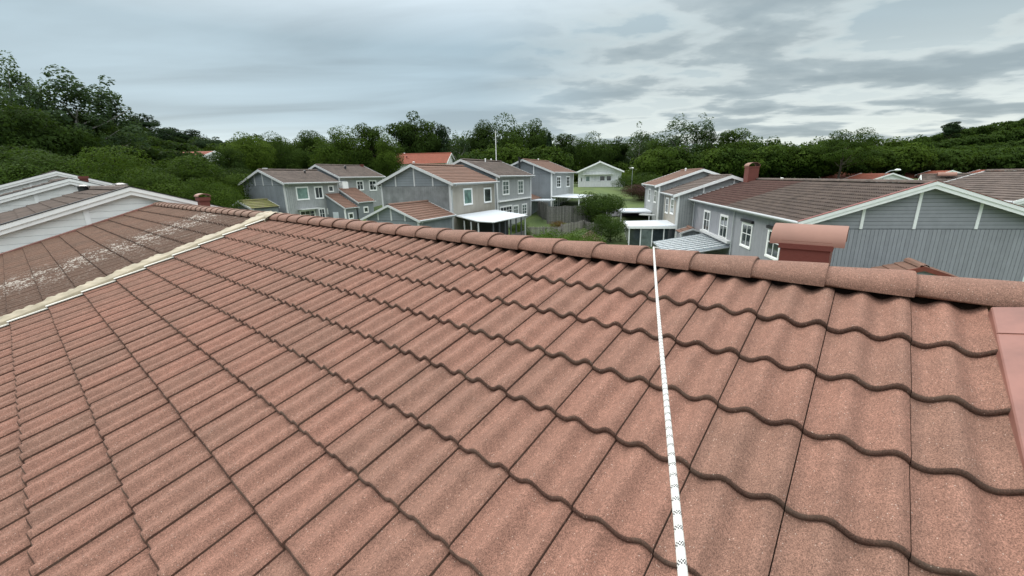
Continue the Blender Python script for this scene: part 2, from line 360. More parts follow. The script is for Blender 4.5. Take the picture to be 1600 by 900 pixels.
# ------------------------------------------------------------------ house builder
class House:
    """local frame: x across the gable, y along the ridge (away), z up from the ground. ze/r are world heights"""
    def __init__(s, name, label, x, y, th, w, L, ze, r, zg=None, cat='house', group=None, over=.45, front=.3):
        s.x, s.y, s.th, s.w, s.L, s.r, s.over, s.front = x, y, th, w, L, r, over, front
        s.zg = ground_z(x, y) - .3 if zg is None else zg; s.ze = ze - s.zg
        s.root = empty(name, (x, y, s.zg), -R(th), label, cat, group)
        s.pitch = math.atan2(r, w); s.sl = math.hypot(r, w); s.zr = s.ze + r
    def T(s, side):
        c, n = math.cos(s.pitch), math.sin(s.pitch)
        def f(x, q, h): return (side * (q * c + h * n), x, s.zr - q * n + h * c)
        return f
    def roof(s, m, me, seg=4, lip=False, name='roof', cover=.3, gauge=.3525, th=.03, h=.03, jit=.6, soffit='white', ridge=True, split=None, mfar=None):
        mb = MB(); n = int(s.sl / gauge)
        for side in (-1, 1):
            first = s.sl + .04 - (n - 1) * gauge
            tile_field(mb, s.T(side), 0, s.L if split is None else split, first, n, gauge, cover, joint0=s.L, seg=seg, alongs=(0, 1.0), th=th, top_len=first - .02, h=h, jit=jit, lipseg=lip, rg=random.Random(int(s.x * 10)))
            if split is not None:
                m2 = MB(); tile_field(m2, s.T(side), split, s.L, first, n, gauge, cover, joint0=s.L, seg=seg, alongs=(0, 1.0), th=th, top_len=first - .02, h=h, jit=jit, lipseg=lip, rg=random.Random(int(s.x * 11))); m2.build(name, [mfar, me], s.root)
            mb.cur = 1
            f = s.T(side); mb.poly([f(0, 0, -.05), f(s.L, 0, -.05), f(s.L, s.sl, -.05), f(0, s.sl, -.05)]); mb.cur = 0
        if ridge:
            pts = [(-.15, -.045), (-.10, .035), (0, .065), (.10, .035), (.15, -.045)]
            y = 0
            while y < s.L - .05:
                y2 = min(y + .36, s.L); b = len(mb.v)
                for yy, e in ((y, .0), (y2 + .02, .015)): mb.v += [(p * (1 + e * 3), yy, s.zr + q + e) for p, q in pts]
                mb.t = rnd.random()
                for i in range(4): mb.face((b + i, b + i + 1, b + 6 + i, b + 5 + i))
                y = y2
        ro = mb.build(name, [m, me], s.root)
        return ro
    def walls(s, back, clad, side_clad=None, gable_clad=None, step=.145, gstep=.13, trans=0.0, trim='white', battens=(), bottom=-1.0, sides=(-1, 1), gap=.012, gable=True, hgap=.012):
        """dark backing body plus boards 18 mm thick: upright boards below, horizontal boards in the gable"""
        W_ = s.w - s.over; y0, y1 = s.front, s.L - .02
        k = s.r / s.w; top = lambda a: s.zr - abs(a) * k - .10
        mb = MB(); mb.extr([(-W_, bottom), (W_, bottom), (W_, top(W_)), (0, top(0)), (-W_, top(W_))], lambda p, q, d: (p, d, q), y0, y1)
        s.wall = mb.build('wall', M[back], s.root)
        side_clad = side_clad or clad; gable_clad = gable_clad or clad
        t = .018; zt = s.ze + trans
        if gable:
            mb = MB(); a = -W_
            while a < W_ - .02:
                mb.t = .5 + rnd.uniform(-.09, .09); b = min(a + step, W_); zz = min(zt, top(a), top(b))
                mb.box(a + gap / 2, b - gap / 2, y0 - t, y0 - .0005, bottom, zz - .02); a = b
            mb.build('cladding', M[clad], s.root)
            mb = MB(); z = zt
            while z < s.zr - .12:
                mb.t = .5 + rnd.uniform(-.07, .07); z2 = min(z + gstep, s.zr - .1)
                def xa(zz): return min(W_, max(0, (s.zr - .12 - zz) / k))
                p = [(-xa(z + hgap), z + hgap), (xa(z + hgap), z + hgap), (xa(z2), z2), (-xa(z2), z2)]
                mb.extr(p, lambda p_, q_, d: (p_, d, q_), y0 - t * .8, y0 - .0005); z = z2
            mb.build('gable_cladding', M[gable_clad], s.root)
            for a in battens:
                mb = MB(); mb.extr([(a - .055, zt - .0), (a + .055, zt), (a + .055, top(a + .055) - .02), (a - .055, top(a - .055) - .02)], lambda p_, q_, d: (p_, d, q_), y0 - t - .03, y0 - t - .001)
                mb.build('gable_batten', M[trim], s.root)
        for sd in sides:
            mb = MB(); a = y0
            while a < y1 - .02:
                mb.t = .5 + rnd.uniform(-.08, .08); b = min(a + step, y1); mb.box(sd * (W_ + .0005), sd * (W_ + t), a + gap / 2, b - gap / 2, bottom, s.ze - .0 + (s.over * k) - .16); a = b
            mb.build('side_cladding', M[side_clad], s.root)
        for sd in (-1, 1):
            if gable: box('corner_board', M[trim], s.root, sd * (W_ - .09), sd * (W_ + .05), y0 - .05, y0 + .10, bottom, s.ze + s.over * k - .17)
        if s.L > 3 and trim: 
            for sd in sides: box('corner_board', M[trim], s.root, sd * (W_ - .02), sd * (W_ + .045), y1 - .12, y1 + .012, bottom, s.ze + s.over * k - .17)
    def barge(s, m='white', depth=.20, double=False, back=True, sides=(-1, 1), out=.03, cap=None):
        k = s.r / s.w
        for sd in sides:
            f = lambda p, q, d: (sd * p, d, q)
            W2 = s.w + .04
            mb = MB(); mb.extr([(0, s.zr - .0), (W2, s.zr - W2 * k), (W2, s.zr - W2 * k - depth), (0, s.zr - depth - .0)], f, -out, 0.0)
            if double: mb.extr([(0, s.zr + .03), (W2 + .04, s.zr - (W2 + .04) * k + .03), (W2 + .04, s.zr - (W2 + .04) * k - depth * .45), (0, s.zr - depth * .42)], f, -out * 2, -out - .002)
            mb.build('barge_board', M[m], s.root)
            if cap:
                mb = MB(); mb.extr([(0, s.zr + .055), (W2 + .04, s.zr - (W2 + .04) * k + .055), (W2 + .04, s.zr - (W2 + .04) * k + .033), (0, s.zr + .033)], f, -out * 2 - .012, .10)
                mb.build('verge_flashing', M[cap], s.root)
            # soffit under the front overhang
            mb = MB(); mb.extr([(0, s.zr - .115), (s.w, s.ze - .115), (s.w, s.ze - .135), (0, s.zr - .135)], f, .001, s.front - .002); mb.build('soffit', M['trim_grey'], s.root)
            if back:
                mb = MB(); mb.extr([(0, s.zr + .02), (W2, s.zr - W2 * k + .02), (W2, s.zr - W2 * k - depth), (0, s.zr - depth)], f, s.L + .002, s.L + out); mb.build('barge_board', M[m], s.root)
    def eaves(s, m='gutter', pipes=(), sides=(-1, 1)):
        k = s.r / s.w
        for sd in sides:
            x = sd * (s.w + .06)
            mb = MB()
            mb.tube([(x, -.02, s.ze - .05), (x, s.L - .01, s.ze - .05)], .06, 8)
            mb.box(sd * (s.w - .02), sd * (s.w - .001), 0.002, s.L - .002, s.ze - .17, s.ze - .03)
            gt = mb.build('gutter', M[m], s.root)
            mb = MB(); mb.box(sd * (s.w - s.over), sd * (s.w - .022), s.front + .01, s.L - .01, s.ze - .17, s.ze - .155); mb.build('eave_soffit', M['trim_grey'], s.root)
            for py in pipes:
                wx = sd * (s.w - s.over + .07)
                MB().tube([(x, py, s.ze - .09), (x, py, s.ze - .16), (wx, py, s.ze - .55), (wx, py, -1)], .037, 8).build('downpipe', M[m], gt)
    def window(s, side, b0, b1, z0, z1, bars=1, pane='pane', frame='white', hood=None, rows=1, proud=.0):
        """side 'R','L' on the eave walls (b along the ridge) or 'F' on the gable (b across). heights are world z"""
        z0 -= s.zg; z1 -= s.zg; b0, b1 = sorted((b0, b1)); W_ = s.w - s.over + .018 + proud
        if side == 'F': fn = lambda b, o, z: (b, s.front - .018 - o, z)
        else:
            sg = 1 if side == 'R' else -1; fn = lambda b, o, z: (sg * (W_ + o), b, z)
        def bx(mb, ba, bb, za, zb, o0, o1):
            p, q = fn(ba, o0, za), fn(bb, o1, zb); mb.box(p[0], q[0], p[1], q[1], p[2], q[2])
        cw = min(.10, (b1 - b0) * .18)
        mb = MB(); bx(mb, b0, b1, z1 - cw, z1, 0, .045); bx(mb, b0, b1, z0, z0 + cw, 0, .06); bx(mb, b0, b0 + cw, z0 + cw, z1 - cw, 0, .045); bx(mb, b1 - cw, b1, z0 + cw, z1 - cw, 0, .045)
        fr = mb.build('window', M[frame], s.root)
        mb = MB(); bx(mb, b0 + cw, b1 - cw, z0 + cw, z1 - cw, 0, .008); mb.build('pane', M[pane], fr)
        mb = MB(); i0, i1, j0, j1 = b0 + cw, b1 - cw, z0 + cw, z1 - cw; t = .045
        bx(mb, i0, i0 + t, j0, j1, .009, .03); bx(mb, i1 - t, i1, j0, j1, .009, .03); bx(mb, i0 + t, i1 - t, j0, j0 + t, .009, .03); bx(mb, i0 + t, i1 - t, j1 - t, j1, .009, .03)
        for q in range(1, bars + 1):
            m_ = i0 + (i1 - i0) * q / (bars + 1); bx(mb, m_ - .022, m_ + .022, j0 + t, j1 - t, .0095, .028)
        for q in range(1, rows + 1):
            m_ = j0 + (j1 - j0) * q / (rows + 1) + (.08 if rows == 1 else 0); bx(mb, i0 + t, i1 - t, m_ - .018, m_ + .018, .0095, .026)
        mb.build('sash', M[frame], fr)
        if hood:
            mb = MB(); bx(mb, b0 - .04, b1 + .04, z1 + .01, z1 + .16, 0, .14); mb.build('awning_box', M[hood], fr)
        return fr
    def chimney(s, a, b, h=.9, w_=.5, d=.6, cap=True, m='chimred'):
        z = s.zr - abs(a) * s.r / s.w; zt = s.zr + h
        c = MB().box(a - w_ / 2, a + w_ / 2, b - d / 2, b + d / 2, z - .3, zt).box(a - w_ / 2 - .03, a + w_ / 2 + .03, b - d / 2 - .03, b + d / 2 + .03, zt - .10, zt).build('chimney', M[m], s.root)
        if cap:
            mb = MB(); arch_shell(mb, a, b - d / 2 - .06, b + d / 2 + .06, zt + .02, w_ / 2 + .05, .02, w_ * .38); mb.build('chimney_cap', M['capmetal'], c)
    def vent(s, a, b, h=.28, w_=.16, m='black', hood=False):
        z = s.zr - abs(a) * s.r / s.w
        mb = MB(); mb.tube([(a, b, z - .1), (a, b, z + h)], w_ / 2, 10); mb.tube([(a, b, z + h), (a, b, z + h + .02), (a, b, z + h + .07)], [w_ * .75, w_ * .75, w_ * .3], 10)
        mb.build('roof_vent', M[m], s.root)


def arch_shell(mb, a, b0, b1, z, rad, t=.015, hh=None, seg=12):
    """half-round sheet over (a,z), open below, running b0..b1"""
    hh = hh or rad; n = seg + 1; base = len(mb.v)
    for bb in (b0, b1):
        for rr, h2 in ((rad, hh), (rad - t, hh - t)):
            for i in range(n):
                q = math.pi * i / seg; mb.v.append((a - rr * math.cos(q), bb, z + h2 * math.sin(q)))
    for i in range(seg):
        mb.face((base + i, base + i + 1, base + 2 * n + i + 1, base + 2 * n + i)); mb.face((base + n + i, base + n + i + 1, base + 3 * n + i + 1, base + 3 * n + i))
        mb.face((base + i, base + i + 1, base + n + i + 1, base + n + i)); mb.face((base + 2 * n + i, base + 2 * n + i + 1, base + 3 * n + i + 1, base + 3 * n + i))
    mb.face((base, base + n, base + 3 * n, base + 2 * n)); mb.face((base + n - 1, base + 2 * n - 1, base + 4 * n - 1, base + 3 * n - 1))


# ------------------------------------------------------------------ our own roof
O = Vector((1.728070, 1.664951, 6.670603)); E_ = Vector((.765433, -.643516, 0)); N_ = Vector((.643516, .765433, 0))
TH = -49.9455; APEX = .51; PITCH = R(18.0); ZR = O.z + APEX * math.tan(PITCH)
def own_house(xe, label, name='terraced_house', L=8.3, w=4.65, dn=0.0, ZRw=None):
    P = O + E_ * xe + N_ * (APEX + dn)
    r = w * math.tan(PITCH); zr = ZRw or ZR
    return House(name, label, P.x, P.y, TH, w, L, zr - r, r, zg=.3, over=.4, front=.12)


X0 = .25
own = own_house(X0, 'foreground house with clean red-brown wavy tiles and the ridge crossing the picture', L=X0 + 7.9, name='terraced_house'); tag(own.root, cat='house')
def roofs(H, m, me, x_len, first, nrow, near=True, seg=20, rg=5):
    f = H.T(-1); j0 = 0.0 + X0
    T = lambda x, s, h: f(-x, s, h)          # x measured from the near gable towards +E_
    mb = MB()
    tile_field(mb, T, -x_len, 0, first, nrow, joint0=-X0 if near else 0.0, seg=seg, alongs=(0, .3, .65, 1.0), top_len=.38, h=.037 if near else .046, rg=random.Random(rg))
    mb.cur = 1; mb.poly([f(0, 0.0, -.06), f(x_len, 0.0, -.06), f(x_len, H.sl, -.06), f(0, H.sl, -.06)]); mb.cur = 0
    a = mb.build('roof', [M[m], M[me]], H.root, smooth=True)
    me_ = a.data; me_.set_sharp_from_angle(angle=R(40))
    mb = MB(); f2 = H.T(1); T2 = lambda x, s, h: f2(-x, s, h)
    tile_field(mb, T2, -x_len, 0, first, nrow, joint0=-X0 if near else 0.0, seg=8, alongs=(0, 1.0), top_len=.38, lipseg=False, rg=random.Random(rg + 1))
    mb.cur = 1; mb.poly([f2(0, 0, -.06), f2(x_len, 0, -.06), f2(x_len, H.sl, -.06), f2(0, H.sl, -.06)])
    mb.build('rear_roof', [M[m], M[me]], H.root)


FIRST = APEX / math.cos(PITCH) - .042
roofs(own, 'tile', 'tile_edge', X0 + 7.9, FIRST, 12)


def ridge_tile(H, y_near, y_far, m, last=False, jig=0.0):
    """barrel tile, its wide end towards the near gable laps over the next one"""
    seg = 18; mb = MB(); hw, hh, z = .138, .088, H.zr - .040; n = seg + 1
    ring = lambda e: [(-(hw + e) * math.cos(math.pi * i / seg) + jig, (hh + e) * max(0, math.sin(math.pi * i / seg)) ** .86) for i in range(n)]
    yl = y_far + .035
    stations = [(y_near, -.012, 0), (y_near, .008, 0), (y_near + .004, .0125, .0), (y_near + .014, .014, 0), (y_near + .30 * (y_far - y_near), .010, 0), (yl, -.006, 0)]
    b = len(mb.v)
    for y, e, _ in stations: mb.v += [(p, y, z + q) for p, q in ring(e)]
    for j in range(len(stations) - 1):
        mb.cur = 1 if j == 0 else 0
        for i in range(seg): mb.face((b + j * n + i, b + j * n + i + 1, b + (j + 1) * n + i + 1, b + (j + 1) * n + i))
    b2 = len(mb.v); mb.cur = 1
    mb.v += [(p, y_near, z + q) for p, q in ring(-.02)] + [(p, yl, z + q) for p, q in ring(-.02)]
    for i in range(seg): mb.face((b2 + i, b2 + i + 1, b2 + n + i + 1, b2 + n + i))
    for (i) in (0, n - 1): mb.face((b + i, b + 5 * n + i, b2 + n + i, b2 + i))
    mb.t = rnd.random(); mb.tint = [mb.t] * len(mb.f)
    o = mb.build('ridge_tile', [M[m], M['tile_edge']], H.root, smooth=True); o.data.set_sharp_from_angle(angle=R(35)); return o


# joints of the ridge seen in the photo: x along the ridge -0.00, -0.345, -0.69, ...  (wide end towards the camera's left)
RJ = [.60] + [.005 - .357 * k for k in range(0, 23)]
for k in range(len(RJ) - 1):
    ya, yb = X0 - RJ[k], X0 - RJ[k + 1]
    t = ridge_tile(own, ya, yb, 'ridge', jig=rnd.uniform(-.003, .003))
    t.location.z = rnd.uniform(-.002, .002)

# structure below our roof
own.walls('grey_dark', 'grey_clad', step=.3)
own.eaves(pipes=(.3,))
# verge capping of red sheet metal at the right-hand end
mb = MB()
for sd in (-1, 1):
    f = own.T(sd)
    pr = [(.000, -.03), (-.002, .024), (-.006, .029), (-.105, .050), (-.115, .050), (-.26, .024), (-.263, -.09)]
    for s0, s1, up in ((.20, .40, .004), (.38, 2.6, .0), (2.58, own.sl + .05, .003)):
        b = len(mb.v)
        for s in (s0, s1):
            for x, h in pr: mb.v.append(f(x + .004, s, h + up))
        n = len(pr)
        for i in range(n - 1): mb.face((b + i, b + i + 1, b + n + i + 1, b + n + i))
        mb.face(tuple(b + i for i in range(n))); mb.face(tuple(b + n + i for i in range(n)))
mb.build('verge_capping', M['redmetal'], own.root)
# chimney behind the ridge with a half-round cap
ca, cb = 2.30 - APEX, .25 + .60
zt = own.zr - ca * math.tan(PITCH)
ch = MB().box(ca - .22, ca + .22, cb - .185, cb + .185, zt - .3, 6.80 - .3).box(ca - .235, ca + .235, cb - .20, cb + .20, 6.73 - .3, 6.775 - .3).build('chimney', M['chimred'], own.root)
mb = MB(); arch_shell(mb, ca, cb - .275, cb + .275, 6.765 - .3, .225, .010, .165, 18); c_ = mb.build('chimney_cap', M['capmetal'], ch, smooth=True); c_.data.set_sharp_from_angle(angle=R(40))

# ------------------------------------------------------------------ attached neighbour with the weathered roof
XB = -7.93
old = own_house(XB, 'attached house on the left whose weathered brown roof is streaked with pale lichen', L=8.15)
roofs(old, 'old', 'old_edge', 8.15, FIRST + .02, 12, near=False, rg=11)
k = 0; y = .10
while y < 8.1:
    t = ridge_tile(old, y, y + .357, 'ridge_old'); y += .357
old.walls('grey_dark', 'white_clad', step=.3)
old.chimney(.95, 7.6, .15, .24, .28)
old.eaves()
for sd in (-1, 1):
    f = old.T(sd); mb = MB(); b = len(mb.v)
    pr = [(8.15, -.02), (8.15, .035), (8.24, .045), (8.245, -.08)]
    for s in (0, old.sl): mb.v += [f(x, s, h) for x, h in pr]
    for i in range(3): mb.face((b + i, b + i + 1, b + 5 + i, b + 4 + i))
    mb.build('verge_capping', M['redmetal'], old.root)

# cream flashing strip between the two roofs: crumpled, wavy left edge; and thin white step strip beside our tiles
rg = random.Random(21); mb = MB(); f = own.T(-1); b0 = len(mb.v); NS, NC = 130, 10; Lf = own.L
q = .34; wl = []
for i in range(NS + 1):
    q += (.47 - q) * .08 + rg.uniform(-.028, .028); wl.append(q)
for i in range(NS + 1):
    s = -.02 + own.sl * i / NS; ph = ((s - FIRST) / .3525) % 1.0
    mb.v.append(f(Lf - .016, s, -.02))
    for j in range(NC + 1):
        u = j / NC; wid = wl[i]
        cr = .012 * math.sin(s * 17 + u * 5) + .009 * math.sin(s * 43 - u * 7) + rg.uniform(-.004, .004)
        h = .050 + .024 * math.sin(math.pi * min(1, u * 1.3)) * (.75 + .25 * math.sin(s * 7.3)) + cr * min(1, 2.5 * u) - .026 * u ** 3
        mb.v.append(f(Lf - .012 + wid * u, s, h))
for i in range(NS):
    for j in range(NC + 1):
        k = b0 + i * (NC + 2) + j; mb.face((k, k + 1, k + NC + 3, k + NC + 2))
fl = mb.build('step_flashing', M['cream'], own.root, smooth=True)
mb = MB()
mb.cur = 0
f = own.T(-1)
for r_ in range(0, 12):
    s1 = FIRST + r_ * .3525; s0 = s1 - (.3525 if r_ else .5)
    for (xa, xb) in ((Lf - .055, Lf + .018),):
        b = len(mb.v)
        for s, hh in ((s0, .018), (s1 + .006, .044)):
            mb.v += [f(xa, s, hh - .01), f(xa, s, hh), f(xb, s, hh), f(xb, s, hh - .05)]
        for i in range(3): mb.face((b + i, b + i + 1, b + 5 + i, b + 4 + i))
        mb.face((b, b + 1, b + 2, b + 3)); mb.face((b + 4, b + 5, b + 6, b + 7))
mb.build('edge_strip', M['edgewhite'], own.root)
# flashing carried over the ridge
mb = MB(); b = 0; seg = 14
for iy in range(8):
    y = Lf - .12 + .52 * iy / 7
    for i in range(seg + 1):
        q = math.pi * i / seg; e = .022 + .012 * math.sin(iy * 2.1 + i * 1.3) + rg.uniform(0, .008)
        mb.v.append((-(.175 + e) * math.cos(q), y + .03 * math.sin(i * .9), own.zr - .075 + (.110 + e) * math.sin(q)))
for iy in range(7):
    for i in range(seg): k = iy * (seg + 1) + i; mb.face((k, k + 1, k + seg + 2, k + seg + 1))
mb.build('ridge_flashing', M['cream'], own.root, smooth=True)

# ------------------------------------------------------------------ rope
rm = bpy.data.materials.new('rope'); rm.use_nodes = True; g = NT(rm.node_tree)
uvn = g.n('ShaderNodeUVMap', uv_map='uv'); sp = g.n('ShaderNodeSeparateXYZ'); g.set(sp, 0, uvn.outputs[0]); U, V = sp.outputs[0], sp.outputs[1]
br = g.m('SINE', g.m('MULTIPLY', g.m('ADD', g.m('MULTIPLY', V, 900.0), g.m('MULTIPLY', U, 75.4)), 1.0)); br2 = g.m('SINE', g.m('SUBTRACT', g.m('MULTIPLY', V, 900.0), g.m('MULTIPLY', U, 75.4)))
wv = g.m('MULTIPLY', br, br2)
phase = g.m('FRACT', g.m('DIVIDE', g.m('ADD', V, g.m('MULTIPLY', U, .011)), .030))
inb = g.m('LESS_THAN', phase, .30)
ck = g.m('GREATER_THAN', g.m('MULTIPLY', g.m('SINE', g.m('MULTIPLY', U, 62.8)), g.m('SINE', g.m('ADD', g.m('MULTIPLY', V, 1050.0), g.m('MULTIPLY', U, 18.0)))), .0)
fleck = g.m('MULTIPLY', inb, ck)
cc = g.mix(fleck, g.mix(g.m('MULTIPLY_ADD', wv, .5, .5), (.58, .57, .54, 1), (.80, .79, .76, 1)), (.012, .012, .014))
p = g.n('ShaderNodeBsdfPrincipled'); g.set(p, 'Base Color', cc); g.set(p, 'Roughness', .75)
b_ = g.n('ShaderNodeBump'); g.set(b_, 'Strength', .5); g.set(b_, 'Distance', .0006); g.set(b_, 'Height', wv); g.set(p, 'Normal', b_.outputs[0])
o_ = g.n('ShaderNodeOutputMaterial'); g.t.links.new(p.outputs[0], o_.inputs[0])


def ray(px, py):
    d = ((px - 800) / 649.0133, (py - 450) / 649.0133, 1.0); return Vector([sum(Wm[i][j] * d[j] for j in range(3)) for i in range(3)])


def rope():
    top = O + E_ * -1.36 + N_ * APEX; top.z = ZR + .060
    low = Vector((.203, .395, 6.925))                                  # where it leaves the frame on its way to the climber's harness
    d = low - top
    pts = [top + N_ * 3.6 + Vector((0, 0, -3.6 * math.tan(PITCH) - .0)), top + N_ * .18 + Vector((0, 0, -.075)), top + N_ * .09 + Vector((0, 0, -.018)), top + N_ * .0]
    for i in range(1, 41): pts.append(top + d * (i / 40 * 1.12) - Vector((0, 0, .035 * math.sin(math.pi * min(1, i / 40)))))
    mb = MB(); seg = 14; mb.tube(pts, .0064, seg)
    o = mb.build('safety_rope', rm, smooth=True)
    me = o.data; uv = me.uv_layers.new(name='uv'); L = [0.0]
    for a, b in zip(pts[:-1], pts[1:]): L.append(L[-1] + (b - a).length)
    for poly in me.polygons:
        vs = list(poly.vertices); n = [v % seg for v in vs]
        for li, v in zip(poly.loop_indices, vs):
            k = v % seg
            if max(n) == seg - 1 and min(n) == 0 and k == 0 and len(vs) == 4: k = seg
            uv.data[li].uv = (k / seg, L[v // seg])
    tag(o, 'taut white rope with black flecks running over the ridge and down the red tiles', 'rope')


rope()


# ------------------------------------------------------------------ neighbours
def rail(mb, p0, p1, w_, h): pass


# left: stepped row with white gables, sharing our ridge direction
for (xe, nn, zr, w_, label, L_, dbl) in ((-16.32, -.02, 7.30, 4.5, 'white clapboard gabled house directly behind the weathered roof', 8.1, True), (-24.4, -.56, 7.64, 4.4, 'white gabled house with brown roof, middle one of the stepped row on the left', 8.1, True), (-32.5, -.33, 8.10, 4.5, 'farthest and highest white gabled house of the stepped row on the left', 9.0, True)):
    P = O + E_ * xe + N_ * nn; r = w_ * math.tan(R(18.2))
    h = House('terraced_house', label, P.x, P.y, TH, w_, L_, zr - r, r, zg=.6, over=.3, front=.12)
    h.roof(M['brown'], M['brown_edge'], seg=8)
    h.walls('white_back', 'white_clad', gstep=.17, trans=-2.2, battens=(-3.0, -1.0, 1.0, 3.0), hgap=.008)
    h.barge('white', .19, double=True, back=False, out=.03, cap='black')
    h.eaves()
    if xe == -16.32: h.vent(.5, 5.0, .25, .3); h.vent(-.3, 7.2, .15, .3)
    if xe == -24.4: h.chimney(.5, .9, .12, .24, .3, cap=False)

# right: long grey house facing us with its gable
Eh = House('terraced_house', 'long grey house on the right with broad white-edged gable and red chimney', 16.59, 16.60, 9.4, 4.60, 18.6, 5.38, 1.53, zg=.2)
Eh.roof(M['brown'], M['brown_edge'], seg=8, h=.058, th=.048, jit=.9, split=9.6, mfar=M['brown_far'])
Eh.walls('grey_dark', 'grey_clad', step=.15, gstep=.15, trans=-.33, battens=(-2.15, -.22, 1.95), gap=.014, hgap=.014)
Eh.barge('white', .25, double=True, cap='redpaint')
Eh.eaves(pipes=(18.3,)); 
MB().tube([(-4.24, 8.75, Eh.ze - .15), (-4.24, 8.75, -1)], .035, 8).build('downpipe', M['gutter'], Eh.root)
Eh.window('L', 13.75, 15.35, 3.10, 4.70, 1, rows=1); Eh.window('L', 9.85, 11.45, 3.12, 4.72, 1, rows=1)
Eh.window('L', 5.85, 7.40, 3.20, 4.64, 1, rows=1, hood='black'); Eh.window('L', 2.35, 3.85, 3.22, 4.66, 1, rows=1, hood='black')
Eh.chimney(-.35, 17.6, .95, .75, .9); Eh.vent(.6, 14.5, .22, .2, 'white'); Eh.vent(-.1, 17.9, .2, .2)
# glass patio roof on posts
def patio(H, name, corners, posts, m, fm, ribs, zg, label=None, thick=.05):
    """corners: list of (a,b,z) world z; a sheet with rim; posts to ground"""
    z = lambda c: (c[0], c[1], c[2] - H.zg)
    C = [Vector(z(c)) for c in corners]; mb = MB(); n = len(C); b = len(mb.v)
    mb.v += [tuple(c) for c in C] + [tuple(c - Vector((0, 0, thick))) for c in C]
    mb.face(tuple(b + i for i in range(n))); mb.face(tuple(b + 2 * n - 1 - i for i in range(n)))
    for i in range(n): j = (i + 1) % n; mb.face((b + i, b + j, b + n + j, b + n + i))
    sh = mb.build(name, M[m], H.root)
    mb = MB()
    for i in range(n): mb.tube([C[i] - Vector((0, 0, .05)), C[(i + 1) % n] - Vector((0, 0, .05))], .055, 6)
    mb.build('rim', M[fm], sh)
    if ribs and n == 4:
        for q in range(1, ribs):
            mb = MB(); t = q / ribs; mb.tube([C[0].lerp(C[3], t) + Vector((0, 0, .02)), C[1].lerp(C[2], t) + Vector((0, 0, .02))], .022, 6); mb.build('rib', M[fm], sh)
    for (a, bb, zz) in posts: box('post', M[fm], H.root, a - .05, a + .05, bb - .05, bb + .05, -.5, zz - H.zg)
    return sh


patio(Eh, 'patio_roof', [(-4.2, 15.4, 2.85), (-4.2, 9.1, 2.85), (-7.85, 9.1, 2.2), (-7.85, 15.4, 2.2)][::-1], [(-7.75, 9.2, 2.15), (-7.75, 12.2, 2.15), (-7.75, 15.3, 2.15)], 'poly', 'steel', 8, 0)
for q in range(1, 9):
    y = 9.1 + 6.3 * q / 9; MB().tube([(-4.2, y, 2.87 - .2), (-7.85, y, 2.22 - .2)], .034, 6).build('rib', M['white'], Eh.root)
box('awning_box', M['trim_grey'], Eh.root, -4.42, -4.17, 8.95, 15.3, 2.86, 3.02)
box('garden_wall', M['grey_clad'], Eh.root, -7.9, -4.2, 8.9, 9.0, -.2, 1.6)

# small porch with red fascia in front of the gable
pz = ground_z(15, 14) - .3
po = House('entrance_porch', 'small porch roof with dark red fascia in front of the grey gable', 14.5, 14.2, 24, 1.05, 1.3, 3.74, .36, zg=.2, cat='porch', over=.1, front=.1)
po.roof(M['redbrown'], M['redbrown_edge'], seg=6); po.barge('redpaint', .16, back=False); po.walls('grey_dark', 'grey_clad', sides=(-1, 1), trim='white')

# row F behind it
F1 = House('terraced_house', 'grey terraced house end with brown roof beside the white glazed conservatory', 18.13, 35.0, 9.9, 4.41, 6.6, 5.71, 1.51, zg=.9)
F1.roof(M['brown'], M['brown_edge'], seg=4); F1.walls('grey_dark', 'lgrey', side_clad='beige_clad', step=.2, gstep=.2, trans=.1, battens=(-2.0, .3, 2.2), gap=.018)
F1.barge('white', .24, back=False); F1.eaves(pipes=(.4,), sides=(-1,))
F1.window('L', 4.25, 5.65, 3.73, 5.24, 1); F1.window('L', 1.75, 3.2, 3.87, 5.30, 1); F1.window('L', .6, 1.8, 1.2, 2.9, 1)
F2 = House('terraced_house', 'paler grey terraced house behind the conservatory house, stepped up with a higher brown roof', 18.67, 41.5, 9.6, 4.37, 9.3, 6.35, 1.48, zg=1.2)
F2.roof(M['redbrown'], M['brown_edge'], seg=4); F2.walls('grey_dark', 'lgrey', step=.2, trans=.1, gap=.015); F2.barge('white', .24); F2.eaves(pipes=(9.0,), sides=(-1,))
F2.window('L', 5.4, 6.8, 4.43, 5.88, 1); F2.window('L', 1.4, 2.8, 4.51, 5.80, 1); F2.vent(-.3, 6, .2, .15, 'white')
# low shed roof beside F1
sh_ = House('garden_shed', 'low shed with brown tiled roof between the grey houses on the right', 14.55, 33.2, 9.5, .95, 1.6, 2.85, .32, zg=.9, cat='shed', over=.15)
sh_.roof(M['redbrown'], M['brown_edge'], seg=4); sh_.barge('trim_grey', .14); sh_.walls('grey_dark', 'grey_clad')

